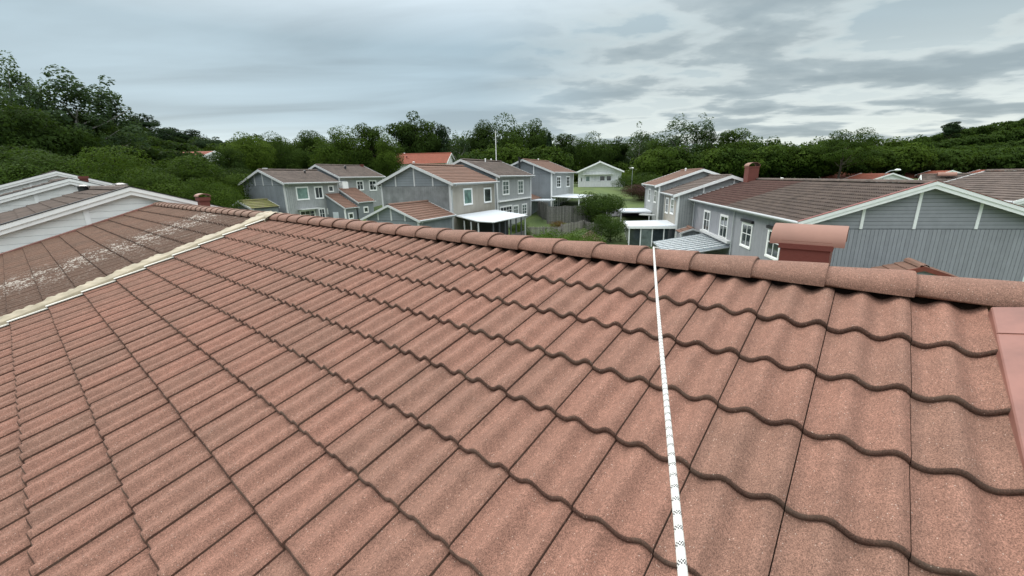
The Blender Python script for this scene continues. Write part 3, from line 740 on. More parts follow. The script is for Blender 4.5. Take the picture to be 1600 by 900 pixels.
# conservatory
cv_ = empty('conservatory', (F1.x, F1.y, F1.zg), -R(9.9), 'white framed glass conservatory with flat white roof beside the grey house', 'conservatory')
class _L: pass
cl_ = _L(); cl_.root = cv_; cl_.zg = F1.zg
a0, a1, b0, b1, zt, zb = -7.85, -3.95, .3, 4.6, 2.95 - F1.zg, .3 - F1.zg + .2
mb = MB().extr([(a0 - .1, zt), (a1, zt + .12), (a1, zt + .18), (a0 - .1, zt + .08)], lambda p, q, d: (p, d, q), b0 - .1, b1 + .1); rf_ = mb.build('roof', M['panel'], cv_)
mb = MB().box(a0 - .13, a1, b0 - .14, b0 - .1, zt - .12, zt + .10).box(a0 - .14, a0 - .1, b0 - .14, b1 + .12, zt - .12, zt + .10); mb.build('fascia', M['white'], rf_)
for i in range(5):
    a = a0 + (a1 - a0) * i / 4; box('post', M['white'], cv_, a - .045, a + .045, b0, b0 + .09, zb, zt - .001)
    if i < 4:
        box('pane', M['pane' if i != 1 else 'pane_pale'], cv_, a + .045, a + (a1 - a0) / 4 - .045, b0 + .03, b0 + .045, zb + (.5 if i > 1 else .1), zt - .1)
        if i > 1: box('panel', M['white_clad'], cv_, a + .045, a + (a1 - a0) / 4 - .045, b0 + .02, b0 + .05, zb, zb + .5)
for i in range(1, 5):
    b = b0 + (b1 - b0) * i / 4; box('post', M['white'], cv_, a0, a0 + .09, b - .045, b + .045, zb, zt - .001)
for i in range(4):
    b = b0 + (b1 - b0) * i / 4; box('pane', M['pane'], cv_, a0 + .03, a0 + .045, b + .05, b + (b1 - b0) / 4 - .05, zb + .1, zt - .1)
mb = MB().box(a0 - .03, a1, b0 - .04, b0 + .12, zb - .5, zb + .1).box(a0 - .03, a0 + .12, b0, b1, zb - .5, zb + .1).box(a0, a1, b0, b0 + .09, zt - .12, zt - .002).box(a0, a0 + .09, b0, b1, zt - .12, zt - .002)
mb.build('base_frame', M['white'], cv_)
# flat white canopy further back on posts
pc = empty('garden_canopy', (F2.x, F2.y, F2.zg), -R(9.6), 'flat white canopy on slim posts behind the conservatory', 'canopy')
mb = MB().box(-7.3, -3.95, 3.6, 8.6, 3.36 - F2.zg, 3.5 - F2.zg); mb.build('canopy_roof', M['panel'], pc)
for a, b in ((-7.2, 3.7), (-7.2, 8.5), (-4.2, 3.7), (-7.2, 6.1)): box('post', M['white'], pc, a - .06, a + .06, b - .06, b + .06, -.2, 3.36 - F2.zg)
MB().tube([(-4.2, 2.6, 3.42 - F2.zg), (-5.4, 2.2, 3.3 - F2.zg), (-4.05, 1.2, 3.3 - F2.zg)], .09, 8).build('rolled_awning', M['trim_grey'], pc)

# centre row C
C1 = House('terraced_house', 'grey gabled house in the centre with a beige side wall and red-brown roof', -8.01, 35.0, 24, 3.87, 8.4, 7.03, 1.54, zg=1.0)
C1.roof(M['redbrown'], M['redbrown_edge'], seg=4); C1.walls('grey_dark', 'worn_clad', side_clad='beige_clad', gable_clad='steel_clad', step=.2, gstep=.2, trans=-.22, battens=(-1.85, .05, 1.85), trim='trim_grey', gap=.014, hgap=.012)
C1.barge('trim_grey', .22, back=False); C1.eaves(pipes=(.45,)); C1.vent(-.1, .6, .18, .15, 'trim_grey')
C1.window('R', 2.28, 3.80, 5.15, 6.56, 0, 'pane_green', rows=0); C1.window('R', 6.0, 7.5, 5.11, 6.50, 0, 'pane', rows=0)
C2 = House('terraced_house', 'grey terraced house with brown roof attached behind the beige-walled centre house', -4.88, 43.2, 24.2, 4.26, 9.4, 7.55, 1.68, zg=1.6)
C2.roof(M['brown'], M['brown_edge'], seg=4); C2.walls('grey_dark', 'steel_clad', side_clad='lgrey', step=.2, trans=-.2, gap=.014); C2.barge('trim_grey', .22); C2.eaves(pipes=(9.0,))
C2.window('R', 1.5, 3.1, 5.62, 7.09, 1, 'pane_pale', rows=2); C2.window('R', 5.4, 7.0, 5.55, 7.07, 1, 'pane_pale', rows=2)
C2.window('R', .8, 3.8, 3.4, 4.55, 3); C2.window('R', 4.1, 5.5, 3.4, 4.45, 1, 'pane_pale'); C2.window('R', 6.5, 8.0, 3.2, 4.45, 1, 'pane_pale', rows=2)
mb = MB().box(C2.w - C2.over + .03, C2.w - C2.over + .22, .4, 9.0, 5.0 - C2.zg, 5.13 - C2.zg); mb.build('awning_box', M['white'], C2.root)
C2.vent(.4, 4.6, .25, .13, 'white'); C2.vent(-.2, 7.2, .25, .13, 'white')
Dh = House('terraced_house', 'grey house with brown roof and black stove pipe, farthest of the centre row', 1.59, 54.0, 24.2, 4.19, 10.0, 7.90, 1.64, zg=2.4)
Dh.roof(M['redbrown'], M['brown_edge'], seg=4); Dh.walls('grey_dark', 'steel_clad', side_clad='lgrey', step=.22, trans=-.2, battens=(1.4,), gap=.014); Dh.barge('trim_grey', .24); Dh.eaves(pipes=(.4,))
Dh.window('R', 2.2, 3.9, 5.95, 7.41, 1, 'pane', rows=2); Dh.window('R', 6.4, 8.1, 5.92, 7.39, 1, 'pane', rows=2); Dh.window('R', .9, 2.7, 3.4, 4.9, 1, 'pane_pale', rows=2); Dh.window('R', 3.4, 7.2, 3.3, 4.7, 4)
MB().tube([(-.25, -.35, 3.2), (-.25, -.35, Dh.zr + .05), (-.25, -.35, Dh.zr + .25)], [.12, .12, .2], 10).build('stove_pipe', M['black'], Dh.root)
Dh.vent(-.3, 6.5, .3, .16, 'white')
W_ = Dh.w - Dh.over
mb = MB(); z_ = Dh.zr - .0
# lean-to roof between C2 and D, with white slab porch
patio(Dh, 'canopy_roof', [(3.8, .2, 5.02), (3.8, 7.4, 5.02), (7.4, 7.4, 4.86), (7.4, .2, 4.86)], [(7.2, .4, 4.85), (7.2, 3.8, 4.85), (7.2, 7.2, 4.85)], 'panel', 'white', 0, 0, thick=.12)
C3 = empty('garden_store', (C2.x, C2.y, C2.zg), -R(24.2), 'grey store with brown lean-to roof and white canopy between two centre houses', 'shed')
mb = MB().extr([(1.2, 5.75 - 1.6), (3.9, 4.85 - 1.6), (3.9, 4.75 - 1.6), (1.2, 5.65 - 1.6)], lambda p, q, d: (p, d, q), 9.5, 12.9); mb.build('roof', M['redbrown'], C3)
box('wall', M['steel_clad'], C3, 1.0, 3.7, 9.6, 12.8, -.5, 4.7 - 1.6)
box('canopy_roof', M['panel'], C3, 3.0, 6.0, 9.45, 12.0, 4.60 - 1.6, 4.74 - 1.6)
box('post', M['white'], C3, 5.0, 5.14, 9.6, 9.74, -.5, 4.6 - 1.6)

# veranda at the centre house
vr = patio(C1, 'veranda_roof', [(3.45, .9, 4.46), (6.4, -.75, 4.24), (7.4, -.15, 4.14), (7.7, 6.0, 4.12), (4.0, 7.1, 4.46)], [], 'panel', 'trim_grey', 0, 0, thick=.10)
for i, (a, b) in enumerate([(7.25, .1), (7.29, 1.1), (7.34, 2.1), (7.39, 3.1), (7.44, 4.1), (7.5, 5.1), (7.55, 5.9), (6.3, -.55), (5.4, -.05), (4.5, .45)]):
    box('post', M['grey_dark' if i < 6 else 'trim_grey'], C1.root, a - .045, a + .045, b - .045, b + .045, .2, 4.08 - C1.zg)
box('veranda_shade', M['dark'], C1.root, 5.6, 5.66, .4, 6.4, .2, 4.1 - C1.zg)  # dark sheet added to stand for the shade under the veranda roof
mb = MB()
for i in range(42):
    b = -.1 + i * .145; mb.box(7.46, 7.485, b, b + .12, .6, 1.75)
mb.box(7.43, 7.46, -.1, 5.95, 1.5, 1.6); mb.build('balustrade', M['oldwood'], C1.root)

# small gabled annex before C1
G1 = House('garage', 'low grey garage with red-brown tiled roof in front of the centre house', -8.70, 30.0, 24, 2.62, 4.8, 4.62, 1.05, zg=.9, cat='garage', over=.3)
G1.roof(M['redbrown'], M['redbrown_edge'], seg=5); G1.walls('grey_dark', 'steel_clad', step=.2, gstep=.2, trans=-.1, battens=(-1.2, 0, 1.2), trim='trim_grey'); G1.barge('trim_grey', .16); G1.eaves(pipes=(.3,), sides=(1,))

# row B
B1 = House('terraced_house', 'grey gabled house at centre left with a big green-curtained window and lean-to entrance', -26.18, 45.0, 24.1, 3.54, 7.5, 7.25, 1.41, zg=1.9)
B1.roof(M['brown'], M['brown_edge'], seg=4); B1.walls('grey_dark', 'steel_clad', side_clad='lgrey', step=.22, gstep=.22, trans=-.25, battens=(-1.15, .1, 1.5), trim='trim_grey', gap=.012, hgap=.01)
B1.barge('trim_grey', .24, back=False); B1.eaves(pipes=(.5,)); B1.chimney(-.1, .9, .15, .3, .3, cap=False, m='trim_grey'); B1.vent(.9, 5.0, .2, .2)
B1.window('R', 1.62, 3.22, 5.41, 6.82, 0, 'pane_green', rows=0); B1.window('R', 3.99, 5.15, 5.42, 6.80, 1, rows=0); B1.window('R', 5.94, 6.75, 6.1, 6.85, 0, rows=0)
B1.window('R', 4.2, 5.1, 2.6, 4.4, 1, rows=2); B1.window('R', 5.4, 6.0, 3.63, 4.34, 0, rows=0); B1.window('R', 1.7, 3.7, 3.2, 4.35, 2)
mb = MB().box(3.1, 3.9, 1.5, 4.0, 4.42 - 1.9, 4.5 - 1.9); mb.build('porch_canopy', M['trim_grey'], B1.root)
B2 = House('terraced_house', 'grey terraced house at centre left, attached behind the green-curtained one', -23.51, 52.4, 24.2, 3.74, 8.0, 7.78, 1.53, zg=2.4)
B2.roof(M['brown'], M['brown_edge'], seg=4); B2.walls('grey_dark', 'steel_clad', side_clad='lgrey', step=.22, trans=-.2, gap=.012); B2.barge('trim_grey', .24); B2.eaves(pipes=(7.6,))
B2.window('R', 2.99, 4.2, 6.1, 7.34, 1, rows=1); B2.window('R', 5.2, 6.6, 5.98, 7.34, 1, rows=1); B2.window('R', .6, 1.5, 6.5, 7.3, 1, rows=0)
B2.window('R', 4.7, 5.5, 3.46, 4.28, 0, rows=0); B2.chimney(.2, 7.6, .12, .35, .35, cap=False); B2.vent(1.2, 3.6, .3, .25, 'black')
for HH, bb0, bb1, zt_, zl_, nm in ((B1, 5.35, 7.4, 5.98, 4.40, 'near'), (B1, 7.45, 10.3, 6.50, 4.92, 'far')):
    zt = zt_ - HH.zg; zl = zl_ - HH.zg
    mb = MB(); nrm = math.atan2(zt - zl, 2.9); T = lambda x, s, h: (3.1 + s * math.cos(nrm) + h * math.sin(nrm), x, zt - s * math.sin(nrm) + h * math.cos(nrm))
    tile_field(mb, T, bb0, bb1, .3, 10, .33, .3, joint0=bb1, seg=4, alongs=(0, 1.0), lipseg=False, jit=.5)
    r_ = mb.build('entrance_roof', [M['redbrown'], M['brown_edge']], HH.root)
    mb = MB().extr([(3.09, 0.0), (5.7, 0), (5.7, zl + .05), (3.09, zt - .1)], lambda p, q, d: (p, d, q), bb0 + .15, bb1 - .1); ew = mb.build('entrance_wall', M['steel_clad'], HH.root)
    for d0, d1 in ((bb0 - .03, bb0), (bb1, bb1 + .03)):
        MB().extr([(3.1, zt - .03), (6.05, zl - .06), (6.05, zl - .24), (3.1, zt - .22)], lambda p, q, d: (p, d, q), d0, d1).build('barge_board', M['trim_grey'], HH.root)
    MB().tube([(6.1, bb0, zl - .06), (6.1, bb1, zl - .06)], .05, 6).build('gutter', M['gutter'], HH.root)
    # small window and door
    for (y0, y1, z0, z1, pm) in (((bb0 + bb1) / 2 - .45, (bb0 + bb1) / 2 + .35, zl - 1.35, zl - .6, 'pane'),):
        wf = MB().box(5.7, 5.75, y0, y1, z0, z1).build('window', M['white'], HH.root); box('pane', M[pm], wf, 5.751, 5.76, y0 + .15, y1 - .15, z0 + .15, z1 - .15)
    if nm == 'near': box('door', M['panel'], HH.root, 3.9, 4.7, bb0 + .10, bb0 + .148, .2, zl - .5)
box('corner_board', M['white'], B1.root, 5.68, 5.8, 5.4, 5.55, 0, 4.2 - 1.9)
box('vent_box', M['white'], B2.root, 3.35, 3.75, .3, 1.2, 6.3 - 2.4, 7.2 - 2.4)

G2 = House('garden_shed', 'small shed with mossy green tiled roof in front of the green-curtained house', -26.26, 41.0, 24.2, 1.68, 3.0, 5.0, .68, zg=1.6, cat='shed', over=.2)
G2.roof(M['moss'], M['brown_edge'], seg=4); G2.walls('grey_dark', 'steel_clad', battens=(-.5, .5), trim='trim_grey'); G2.barge('trim_grey', .2)

# white bungalow
Gh = House('bungalow', 'white wooden bungalow with gable facing us on the rise behind the lawn', 15.7, 75.0, 10, 4.05, 10, 8.08, 1.70, zg=4.9, front=1.2, over=.35)
Gh.roof(M['trim_grey'], M['trim_grey'], seg=3); Gh.walls('white_back', 'white_clad', step=.25, trans=.0, gap=.01, hgap=.008); Gh.barge('white', .26); Gh.eaves()
Gh.window('F', -2.5, -1.6, 6.3, 7.4, 0, 'pane_green', rows=0); Gh.window('F', -.05, 1.02, 6.35, 7.4, 0, rows=0); Gh.window('F', 1.12, 2.1, 6.35, 7.4, 0, rows=0); Gh.window('F', -3.4, -2.9, 5.4, 7.2, 0, 'pane_pale', rows=0)
box('awning', M['white'], Gh.root, -3.0, 2.3, .3, 1.15, 7.55 - 4.9, 7.62 - 4.9)
mb = MB()
for i in range(9): a = -3.6 + i * .98; mb.box(a - .03, a + .03, .1, .16, -.3, 6.42 - 4.9)
mb.box(-3.6, 4.3, .09, .17, 6.40 - 4.9, 6.46 - 4.9); rl = mb.build('railing', M['trim_grey'], Gh.root)
for i in range(8): a = -3.6 + i * .98; box('pane', M['trim_grey'], rl, a + .05, a + .93, .12, .14, .45, 1.48)
box('deck', M['oldwood'], Gh.root, -3.7, 4.4, .05, 1.19, -.6, .35)

# red-roofed house beyond the centre row
Rh = House('brick_house', 'house with a large orange-red tiled roof behind the centre row', -10.6, 80.0, -86, 4.6, 10.2, 10.0, 1.9, zg=5.0, cat='house')
Rh.roof(M['redtile'], M['redbrown_edge'], seg=4); Rh.walls('grey_dark', 'white_clad', step=.3); Rh.barge('white', .22); Rh.vent(.3, 8.9, .25, .2, 'white'); Rh.vent(-2, 7.8, .3, .25, 'redpaint')

# roofs at far right
R1 = House('terraced_house', 'house with a broad dark brown roof behind the right-hand gable', 46.8, 25.7, TH, 4.7, 16.0, 5.45, 1.52, zg=.8)
R1.roof(M['brown'], M['brown_edge'], seg=4, h=.035, th=.034); R1.walls('grey_dark', 'lgrey', step=.3); R1.barge('white', .2, cap='redpaint'); R1.eaves()
mb = MB(); arch_shell(mb, -.75, 14.0, 15.1, R1.zr - .12, .32, .02, .28); mb.build('roof_hood', M['capmetal'], R1.root); R1.vent(-1.2, 12.6, .2, .35, 'black')
box('back_barge', M['redpaint'], R1.root, -.06, .06, 15.9, 16.06, R1.zr - .05, R1.zr + .08)
R2 = House('terraced_house', 'white clad gable at the far right edge of the picture', 30.45, 20.6, 14, 4.6, 9, 5.72, 1.52, zg=.6)
R2.roof(M['brown'], M['brown_edge'], seg=4); R2.walls('white_back', 'white_clad', step=.2, trans=-.2, hgap=.008, gap=.01); R2.barge('white', .24, double=True); R2.eaves()
for i, (px, D, th, L, w_, lab) in enumerate(((1396, 72, 12, 9, 3.6, 'red-roofed house with small white gable, leftmost of the far right row'), (1462, 84, -72, 20, 4, 'long low red-brown roof beyond the right-hand houses'), (1488, 76, 16, 6, 2.2, 'red-roofed house with two tiny white gables, middle of the far right row'), (1578, 74, 16, 7, 2.6, 'red-roofed house with white gable trim, rightmost of the far row'), (1600, 86, -72, 24, 4, 'long red tiled roof farthest away behind the right-hand row'))):
    rr = ray(px, 268); rr = rr * (D / rr.y); z = 7.4 - [.1, -.5, .55, .55, -.5][i] * 1.0
    zr_ = [6.9, 7.15, 7.15, 7.15, 7.25][i]
    h = House('terraced_house', lab, rr.x, rr.y, th, w_, L, zr_ - w_ * .36, w_ * .36, zg=1.2)
    h.roof(M['redtile'], M['redbrown_edge'], seg=2, ridge=False); h.walls('grey_dark', 'white_clad' if i in (0, 2, 3) else 'lgrey', step=.5); h.barge('white', .24)
# roofs glimpsed in the trees on the left
for px, py, D, th, L, lab in ((300, 236, 78, -80, 9, 'red-roofed house half hidden in the trees on the left slope'), (168, 227, 84, -75, 8, 'brownish red roof barely showing above the foliage on the left'), (103, 229, 80, -60, 7, 'white-trimmed house peeping through dark foliage at far left')):
    rr = ray(px, py); P = rr * (D / rr.y); z = CAMZ + P.z
    h = House('house', lab, P.x + 4, P.y, th, 3.6, L, z - 1.3, 1.3, zg=z - 5)
    h.roof(M['redtile'], M['redbrown_edge'], seg=2, ridge=False); h.walls('grey_dark', 'white_clad', step=.5); h.barge('white', .3)


# ------------------------------------------------------------------ foliage
def leaves_mesh(name, C, Rr_, tint, size, mats, rng, updir=.55):
    """C: centres (n,3), Rr_: outward directions (n,3); one bent leaf clump (2 quads) each"""
    n = len(C); nrm = Rr_ + rng.normal(0, .55, (n, 3)); nrm[:, 2] += updir * .6; nrm /= np.linalg.norm(nrm, axis=1)[:, None] + 1e-9
    t = rng.normal(0, 1, (n, 3)); a = np.cross(nrm, t); a /= np.linalg.norm(a, axis=1)[:, None] + 1e-9; b = np.cross(nrm, a)
    s = size * rng.uniform(.55, 1.35, (n, 1)); a = a * s; b = b * s * rng.uniform(.45, .8, (n, 1))
    V = np.stack([C - a, C + b * .9 + a * .1, C + a, C - b * .9 - a * .1], 1).reshape(-1, 3)
    F = np.arange(4 * n).reshape(-1, 4)
    me = bpy.data.meshes.new(name); me.vertices.add(4 * n); me.vertices.foreach_set('co', V.astype('f').ravel())
    me.loops.add(4 * n); me.loops.foreach_set('vertex_index', F.astype('i').ravel())
    me.polygons.add(n); me.polygons.foreach_set('loop_start', np.arange(0, 4 * n, 4, dtype='i'))
    me.update(calc_edges=True)
    at = me.attributes.new('tint', 'FLOAT', 'FACE'); at.data.foreach_set('value', tint.astype('f'))
    for m in mats: me.materials.append(m)
    return me


def crown_points(rng, kind, n):
    """unit tree: height 1, returns centres, outward dirs, tint. width ratio built in"""
    if kind == 'spruce':
        h = rng.uniform(.08, 1, n) ** .85; tier = 1 - .38 * ((h * 16) % 1.0); r = (1 - h) * .24 * tier + .012; q = np.sqrt(rng.uniform(.25, 1, n)); an = rng.uniform(0, 2 * np.pi, n)
        lob = 1 + .22 * np.sin(an * 5 + h * 31) + .12 * np.sin(an * 9 + h * 50)
        C = np.stack([np.cos(an) * r * q * lob, np.sin(an) * r * q * lob, h - .04 * q * (1 - h)], 1); D = np.stack([np.cos(an), np.sin(an), np.full(n, -.1)], 1)
        return C, D, np.clip(rng.normal(.45, .2, n), 0, 1)
    spec = {'broad': (44, .36, .34, .56, .15, .12), 'round': (48, .42, .38, .54, .16, .12), 'tall': (50, .24, .44, .55, .11, .10), 'birch': (95, .27, .44, .54, .060, .03), 'pine': (44, .19, .30, .66, .075, .02), 'oak': (40, .44, .34, .60, .10, .07), 'bush': (46, .55, .42, .46, .20, .2), 'weep': (110, .34, .42, .56, .05, .02)}[kind]
    K, rx, rz, cz, cr, fill = spec
    d = rng.normal(0, 1, (K, 3)); d /= np.linalg.norm(d, axis=1)[:, None]; rad = rng.uniform(.25, 1, (K, 1)) ** .5
    wob = 1 + rng.normal(0, .16, (K, 1)); cc = d * rad * wob * np.array([rx, rx, rz]); cc[:, 2] += cz; cc[:, 2] = np.maximum(cc[:, 2], .10 if kind != 'bush' else .05)
    R_ = cr * rng.uniform(.6, 1.35, K); wts = R_ ** 2; wts /= wts.sum(); idx = rng.choice(K, n, p=wts)
    v = rng.normal(0, 1, (n, 3)); v /= np.linalg.norm(v, axis=1)[:, None]; q = rng.uniform(.5, 1, (n, 1)) ** .5
    sq = np.array([1.15, 1.15, .72]) if kind not in ('birch', 'weep') else np.array([.95, .95, 1.5 if kind == 'weep' else 1.1])
    C = cc[idx] + v * q * R_[idx][:, None] * sq
    if kind == 'weep': C[:, 2] -= rng.uniform(0, .09, n)
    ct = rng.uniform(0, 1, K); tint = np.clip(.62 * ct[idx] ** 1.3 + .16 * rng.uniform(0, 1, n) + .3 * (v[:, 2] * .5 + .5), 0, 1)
    mx = C[:, 2].max(); C[:, 2] /= mx
    return C, v * .8 + d[idx] * .5, tint


PROTO = {}
def proto(kind, var, matname, n=5200, size=.017):
    key = (kind, var, matname, n)
    if key not in PROTO:
        rng = np.random.default_rng(abs(hash((kind, var))) % 1000 if False else (sum(map(ord, kind)) * 7 + var * 131))
        C, D, t = crown_points(rng, kind, n)
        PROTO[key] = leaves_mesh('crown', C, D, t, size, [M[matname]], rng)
    return PROTO[key]


TRUNK = {}
def trunk_mesh(kind, var, matname):
    key = (kind, var, matname)
    if key in TRUNK: return TRUNK[key]
    rg = random.Random(var * 17 + len(kind)); mb = MB()
    hh = .96 if kind in ('spruce',) else .80
    pts = [(rg.uniform(-.012, .012) * (i > 0), rg.uniform(-.012, .012) * (i > 0), hh * i / 6 - .02 * (i == 0)) for i in range(7)]
    mb.tube(pts, [.020, .017, .0145, .012, .009, .006, .003], 7)
    if kind != 'spruce':
        for i in range(13):
            z = rg.uniform(.3, .72); an = rg.uniform(0, 6.28); L = rg.uniform(.14, .30)
            p0 = Vector((0, 0, z)); p2 = p0 + Vector((math.cos(an) * L, math.sin(an) * L, L * rg.uniform(.5, 1.1))); p1 = p0.lerp(p2, .5) + Vector((0, 0, -.015))
            mb.tube([p0, p1, p2], [.007, .005, .002], 5)
    o = mb.build('trunk', M[matname]); me = o.data; bpy.data.objects.remove(o); TRUNK[key] = me; return me


def tree(name, x, y, H, kind, var, matname, label, cat='tree', group=None, wscale=1.0, n=5200, size=.017, rz=None, bark='bark', z=None, dz=0):
    zz = ground_z(x, y) if z is None else z
    r = empty(name, (x, y, zz + dz), rnd.uniform(0, 6.28) if rz is None else rz, label, cat, group)
    r.scale = (H * wscale, H * wscale, H)
    c = bpy.data.objects.new('crown', proto(kind, var, matname, n, size)); col.objects.link(c); c.parent = r
    if kind != 'bush':
        t = bpy.data.objects.new('trunk', trunk_mesh(kind, var % 3, bark)); col.objects.link(t); t.parent = r; t.scale = (1, 1, .84)
    else:
        t = bpy.data.objects.new('stem', trunk_mesh('bush', var % 2, bark)); col.objects.link(t); t.parent = r; t.scale = (1, 1, .7)
    return r


def hor(px): return 291.96 - .01916 * px


def tree_px(px, ytop, D, kind, var, matname, label, wpx=None, **kw):
    """D metres ahead; height so that the real tree reaches the height seen from here"""
    x = (px - 800) / 649.0 * D * .9995; x += 0; y = D
    rr = ray(px, ytop); P = rr * (D / rr.y); zt = CAMZ + P.z; zg = ground_z(P.x, D); H = max(2.0, zt - zg)
    base = {'broad': .9, 'round': 1.0, 'tall': .66, 'birch': .62, 'pine': .6, 'oak': 1.0, 'bush': 1.2, 'weep': .75, 'spruce': .42}[kind]
    ws = 1.0
    if wpx: ws = (wpx / 649.0 * D) / (H * base)
    return tree(kw.pop('name', 'deciduous_tree'), P.x, D, H, kind, var, matname, label, wscale=min(max(ws, .45), 2.2), **kw)


BIG = dict(n=20000, size=.0122)
MID = dict(n=13000, size=.0152)
# skyline trees from left to right
tree_px(-12, 78, 62, 'weep', 1, 'leaf_birch', 'tall drooping birch cut off by the left edge of the picture', 120, name='birch_tree', bark='birch', n=15000, size=.011)
tree_px(98, 108, 64, 'birch', 2, 'leaf_birch', 'airy birch rising above the dark trees on the left', 150, name='birch_tree', bark='birch', n=13000, size=.011)
tree_px(45, 165, 56, 'broad', 1, 'leaf_dark', 'dark leafy tree below the drooping birch at far left', 130, **MID)
tree_px(-25, 150, 52, 'broad', 2, 'leaf_dark', 'dark leafy tree at the left edge under the tallest birch', 120, **MID)
tree_px(120, 170, 66, 'broad', 3, 'leaf_dark', 'dark leafy tree directly below the airy birch', 110, **MID)
for i, (px, yt) in enumerate(((170, 174), (196, 179), (222, 178), (248, 192), (272, 199), (292, 202), (315, 208), (338, 214))):
    tree_px(px, yt, 108 + (i % 3) * 6, 'pine' if i % 3 else 'tall', i % 4, 'leaf_pine', ['dark pine on the left slope just right of the airy birch', 'dark pine on the left slope, second after the airy birch', 'highest round-topped pine on the left slope', 'pine halfway down the left slope skyline', 'thin pine on the lower left slope skyline', 'pine near the foot of the left slope skyline', 'small pine beside the foot of the left slope', 'last low pine before the round green trees'][i], 42, name='pine_tree' if i % 3 else 'deciduous_tree', group='trees along the left slope skyline')
CT = [(385, 207, 66, 'broad', 'leaf_mid', 70, 'mid green round tree left of the grey houses'), (352, 228, 60, 'broad', 'leaf_dark', 60, 'dark tree filling the dip between slope and grey houses'), (432, 205, 70, 'round', 'leaf_dark', 62, 'round dark tree above the green-curtained house'),
      (478, 203, 76, 'broad', 'leaf_dark', 60, 'dark tree above the join of the two left grey houses'), (525, 197, 72, 'round', 'leaf_mid', 88, 'broad mid green tree above the second left grey house'), (577, 193, 70, 'tall', 'leaf_mid', 60, 'loose leafy tree just left of the orange-red roof'),
      (605, 208, 66, 'broad', 'leaf_mid', 45, 'smaller tree touching the left end of the orange-red roof'), (634, 174, 100, 'tall', 'leaf_dark', 60, 'tall dark tree above the orange-red roof'), (665, 186, 98, 'tall', 'leaf_dark', 44, 'dark tree at the right shoulder of the tallest centre tree'),
      (690, 194, 100, 'tall', 'leaf_pine', 34, 'dark narrow tree above the right half of the orange-red roof'), (717, 204, 96, 'birch', 'leaf_birch', 42, 'sparse see-through birch above the end of the orange-red roof'), (745, 200, 100, 'tall', 'leaf_mid', 40, 'green tree between the sparse birch and the flagpole'),
      (762, 185, 98, 'broad', 'leaf_dark', 60, 'dark leafy tree directly left of the flagpole'), (806, 178, 98, 'round', 'leaf_dark', 78, 'large round dark tree right of the flagpole'), (840, 184, 96, 'tall', 'leaf_dark', 44, 'dark tree behind the black stove pipe'),
      (858, 208, 90, 'spruce', 'leaf_pine', 30, 'small spruce right of the stove pipe'), (880, 208, 104, 'tall', 'leaf_dark', 44, 'dark tree left of the white bungalow'), (912, 204, 108, 'round', 'leaf_dark', 56, 'round dark tree above the white bungalow roof'),
      (945, 217, 106, 'broad', 'leaf_dark', 48, 'lower dark tree above the right end of the bungalow'), (968, 212, 108, 'tall', 'leaf_dark', 40, 'narrow dark tree behind the street lamp'), (1002, 189, 104, 'birch', 'leaf_birch', 50, 'narrow airy birch right of the street lamp'),
      (1028, 216, 98, 'broad', 'leaf_mid', 46, 'low bright tree between the airy birch and the tallest airy tree'), (1075, 178, 100, 'birch', 'leaf_birch', 90, 'tallest airy tree right of centre with sky showing through'), (1108, 192, 96, 'oak', 'leaf_dark', 56, 'dark tree at the right shoulder of the tallest airy tree'),
      (1152, 201, 96, 'tall', 'leaf_mid', 58, 'green tree with a pointed top above the red chimney'), (1184, 222, 92, 'broad', 'leaf_mid', 52, 'rounded green tree right behind the red chimney'), (1212, 228, 94, 'broad', 'leaf_light', 54, 'light green tree right of the red chimney'),
      (1246, 226, 96, 'broad', 'leaf_mid', 56, 'green tree left of the ragged oak'), (1272, 234, 90, 'round', 'leaf_light', 50, 'low light green tree at the foot of the ragged oak'), (1325, 201, 78, 'oak', 'leaf_dark', 100, 'ragged open-crowned oak behind the right-hand roof'),
      (1362, 228, 84, 'broad', 'leaf_mid', 66, 'green tree at the right side of the ragged oak'), (1402, 236, 96, 'broad', 'leaf_dark', 60, 'dark tree above the curved street lamp'), (1490, 190, 150, 'pine', 'leaf_pine', 28, 'lone pine standing above the wooded hill on the right')]
for i, (px, yt, D, kind, mt, wp, lab) in enumerate(CT):
    nm = {'spruce': 'spruce_tree', 'birch': 'birch_tree', 'oak': 'oak_tree', 'pine': 'pine_tree'}.get(kind, 'deciduous_tree')
    kw = dict(BIG) if D < 80 and kind != 'birch' else (dict(n=5200, size=.0125) if kind == 'birch' else dict(MID))
    if kind == 'oak': kw = dict(n=9000, size=.0125)
    tree_px(px, yt, D, kind, i % 4, mt, lab, wp, name=nm, bark='birch' if kind == 'birch' else 'bark', group='trees behind the houses', **kw)
# the leafy mass at left behind the white gables
LM = [(150, 226, 44, 'round', 'leaf_near', 150, 'lighter green leafy tree behind the farthest white gable'), (215, 232, 41, 'round', 'leaf_near', 140, 'large light green tree in the middle of the left foliage'), (280, 242, 42, 'broad', 'leaf_near', 130, 'light green tree right of the middle of the left foliage'),
      (325, 256, 44, 'broad', 'leaf_mid', 110, 'green tree just left of the first grey house'), (80, 232, 42, 'broad', 'leaf_dark', 150, 'dark leafy tree behind the white gables at the left'), (15, 225, 44, 'broad', 'leaf_dark', 150, 'dark leafy tree in the left corner above the white gables'),
      (355, 262, 52, 'broad', 'leaf_dark', 80, 'dark tree tucked beside the grey gable wall'), (300, 275, 36, 'bush', 'leaf_mid', 120, 'low green growth behind the brown chimney at the left'), (240, 262, 36, 'broad', 'leaf_mid', 110, 'green tree peeking over the roof step on the left')]
for i, (px, yt, D, kind, mt, wp, lab) in enumerate(LM):
    tree_px(px, yt, D, kind, i % 4, mt, lab, wp, group='leafy trees behind the white gables', n=26000, size=.0108)


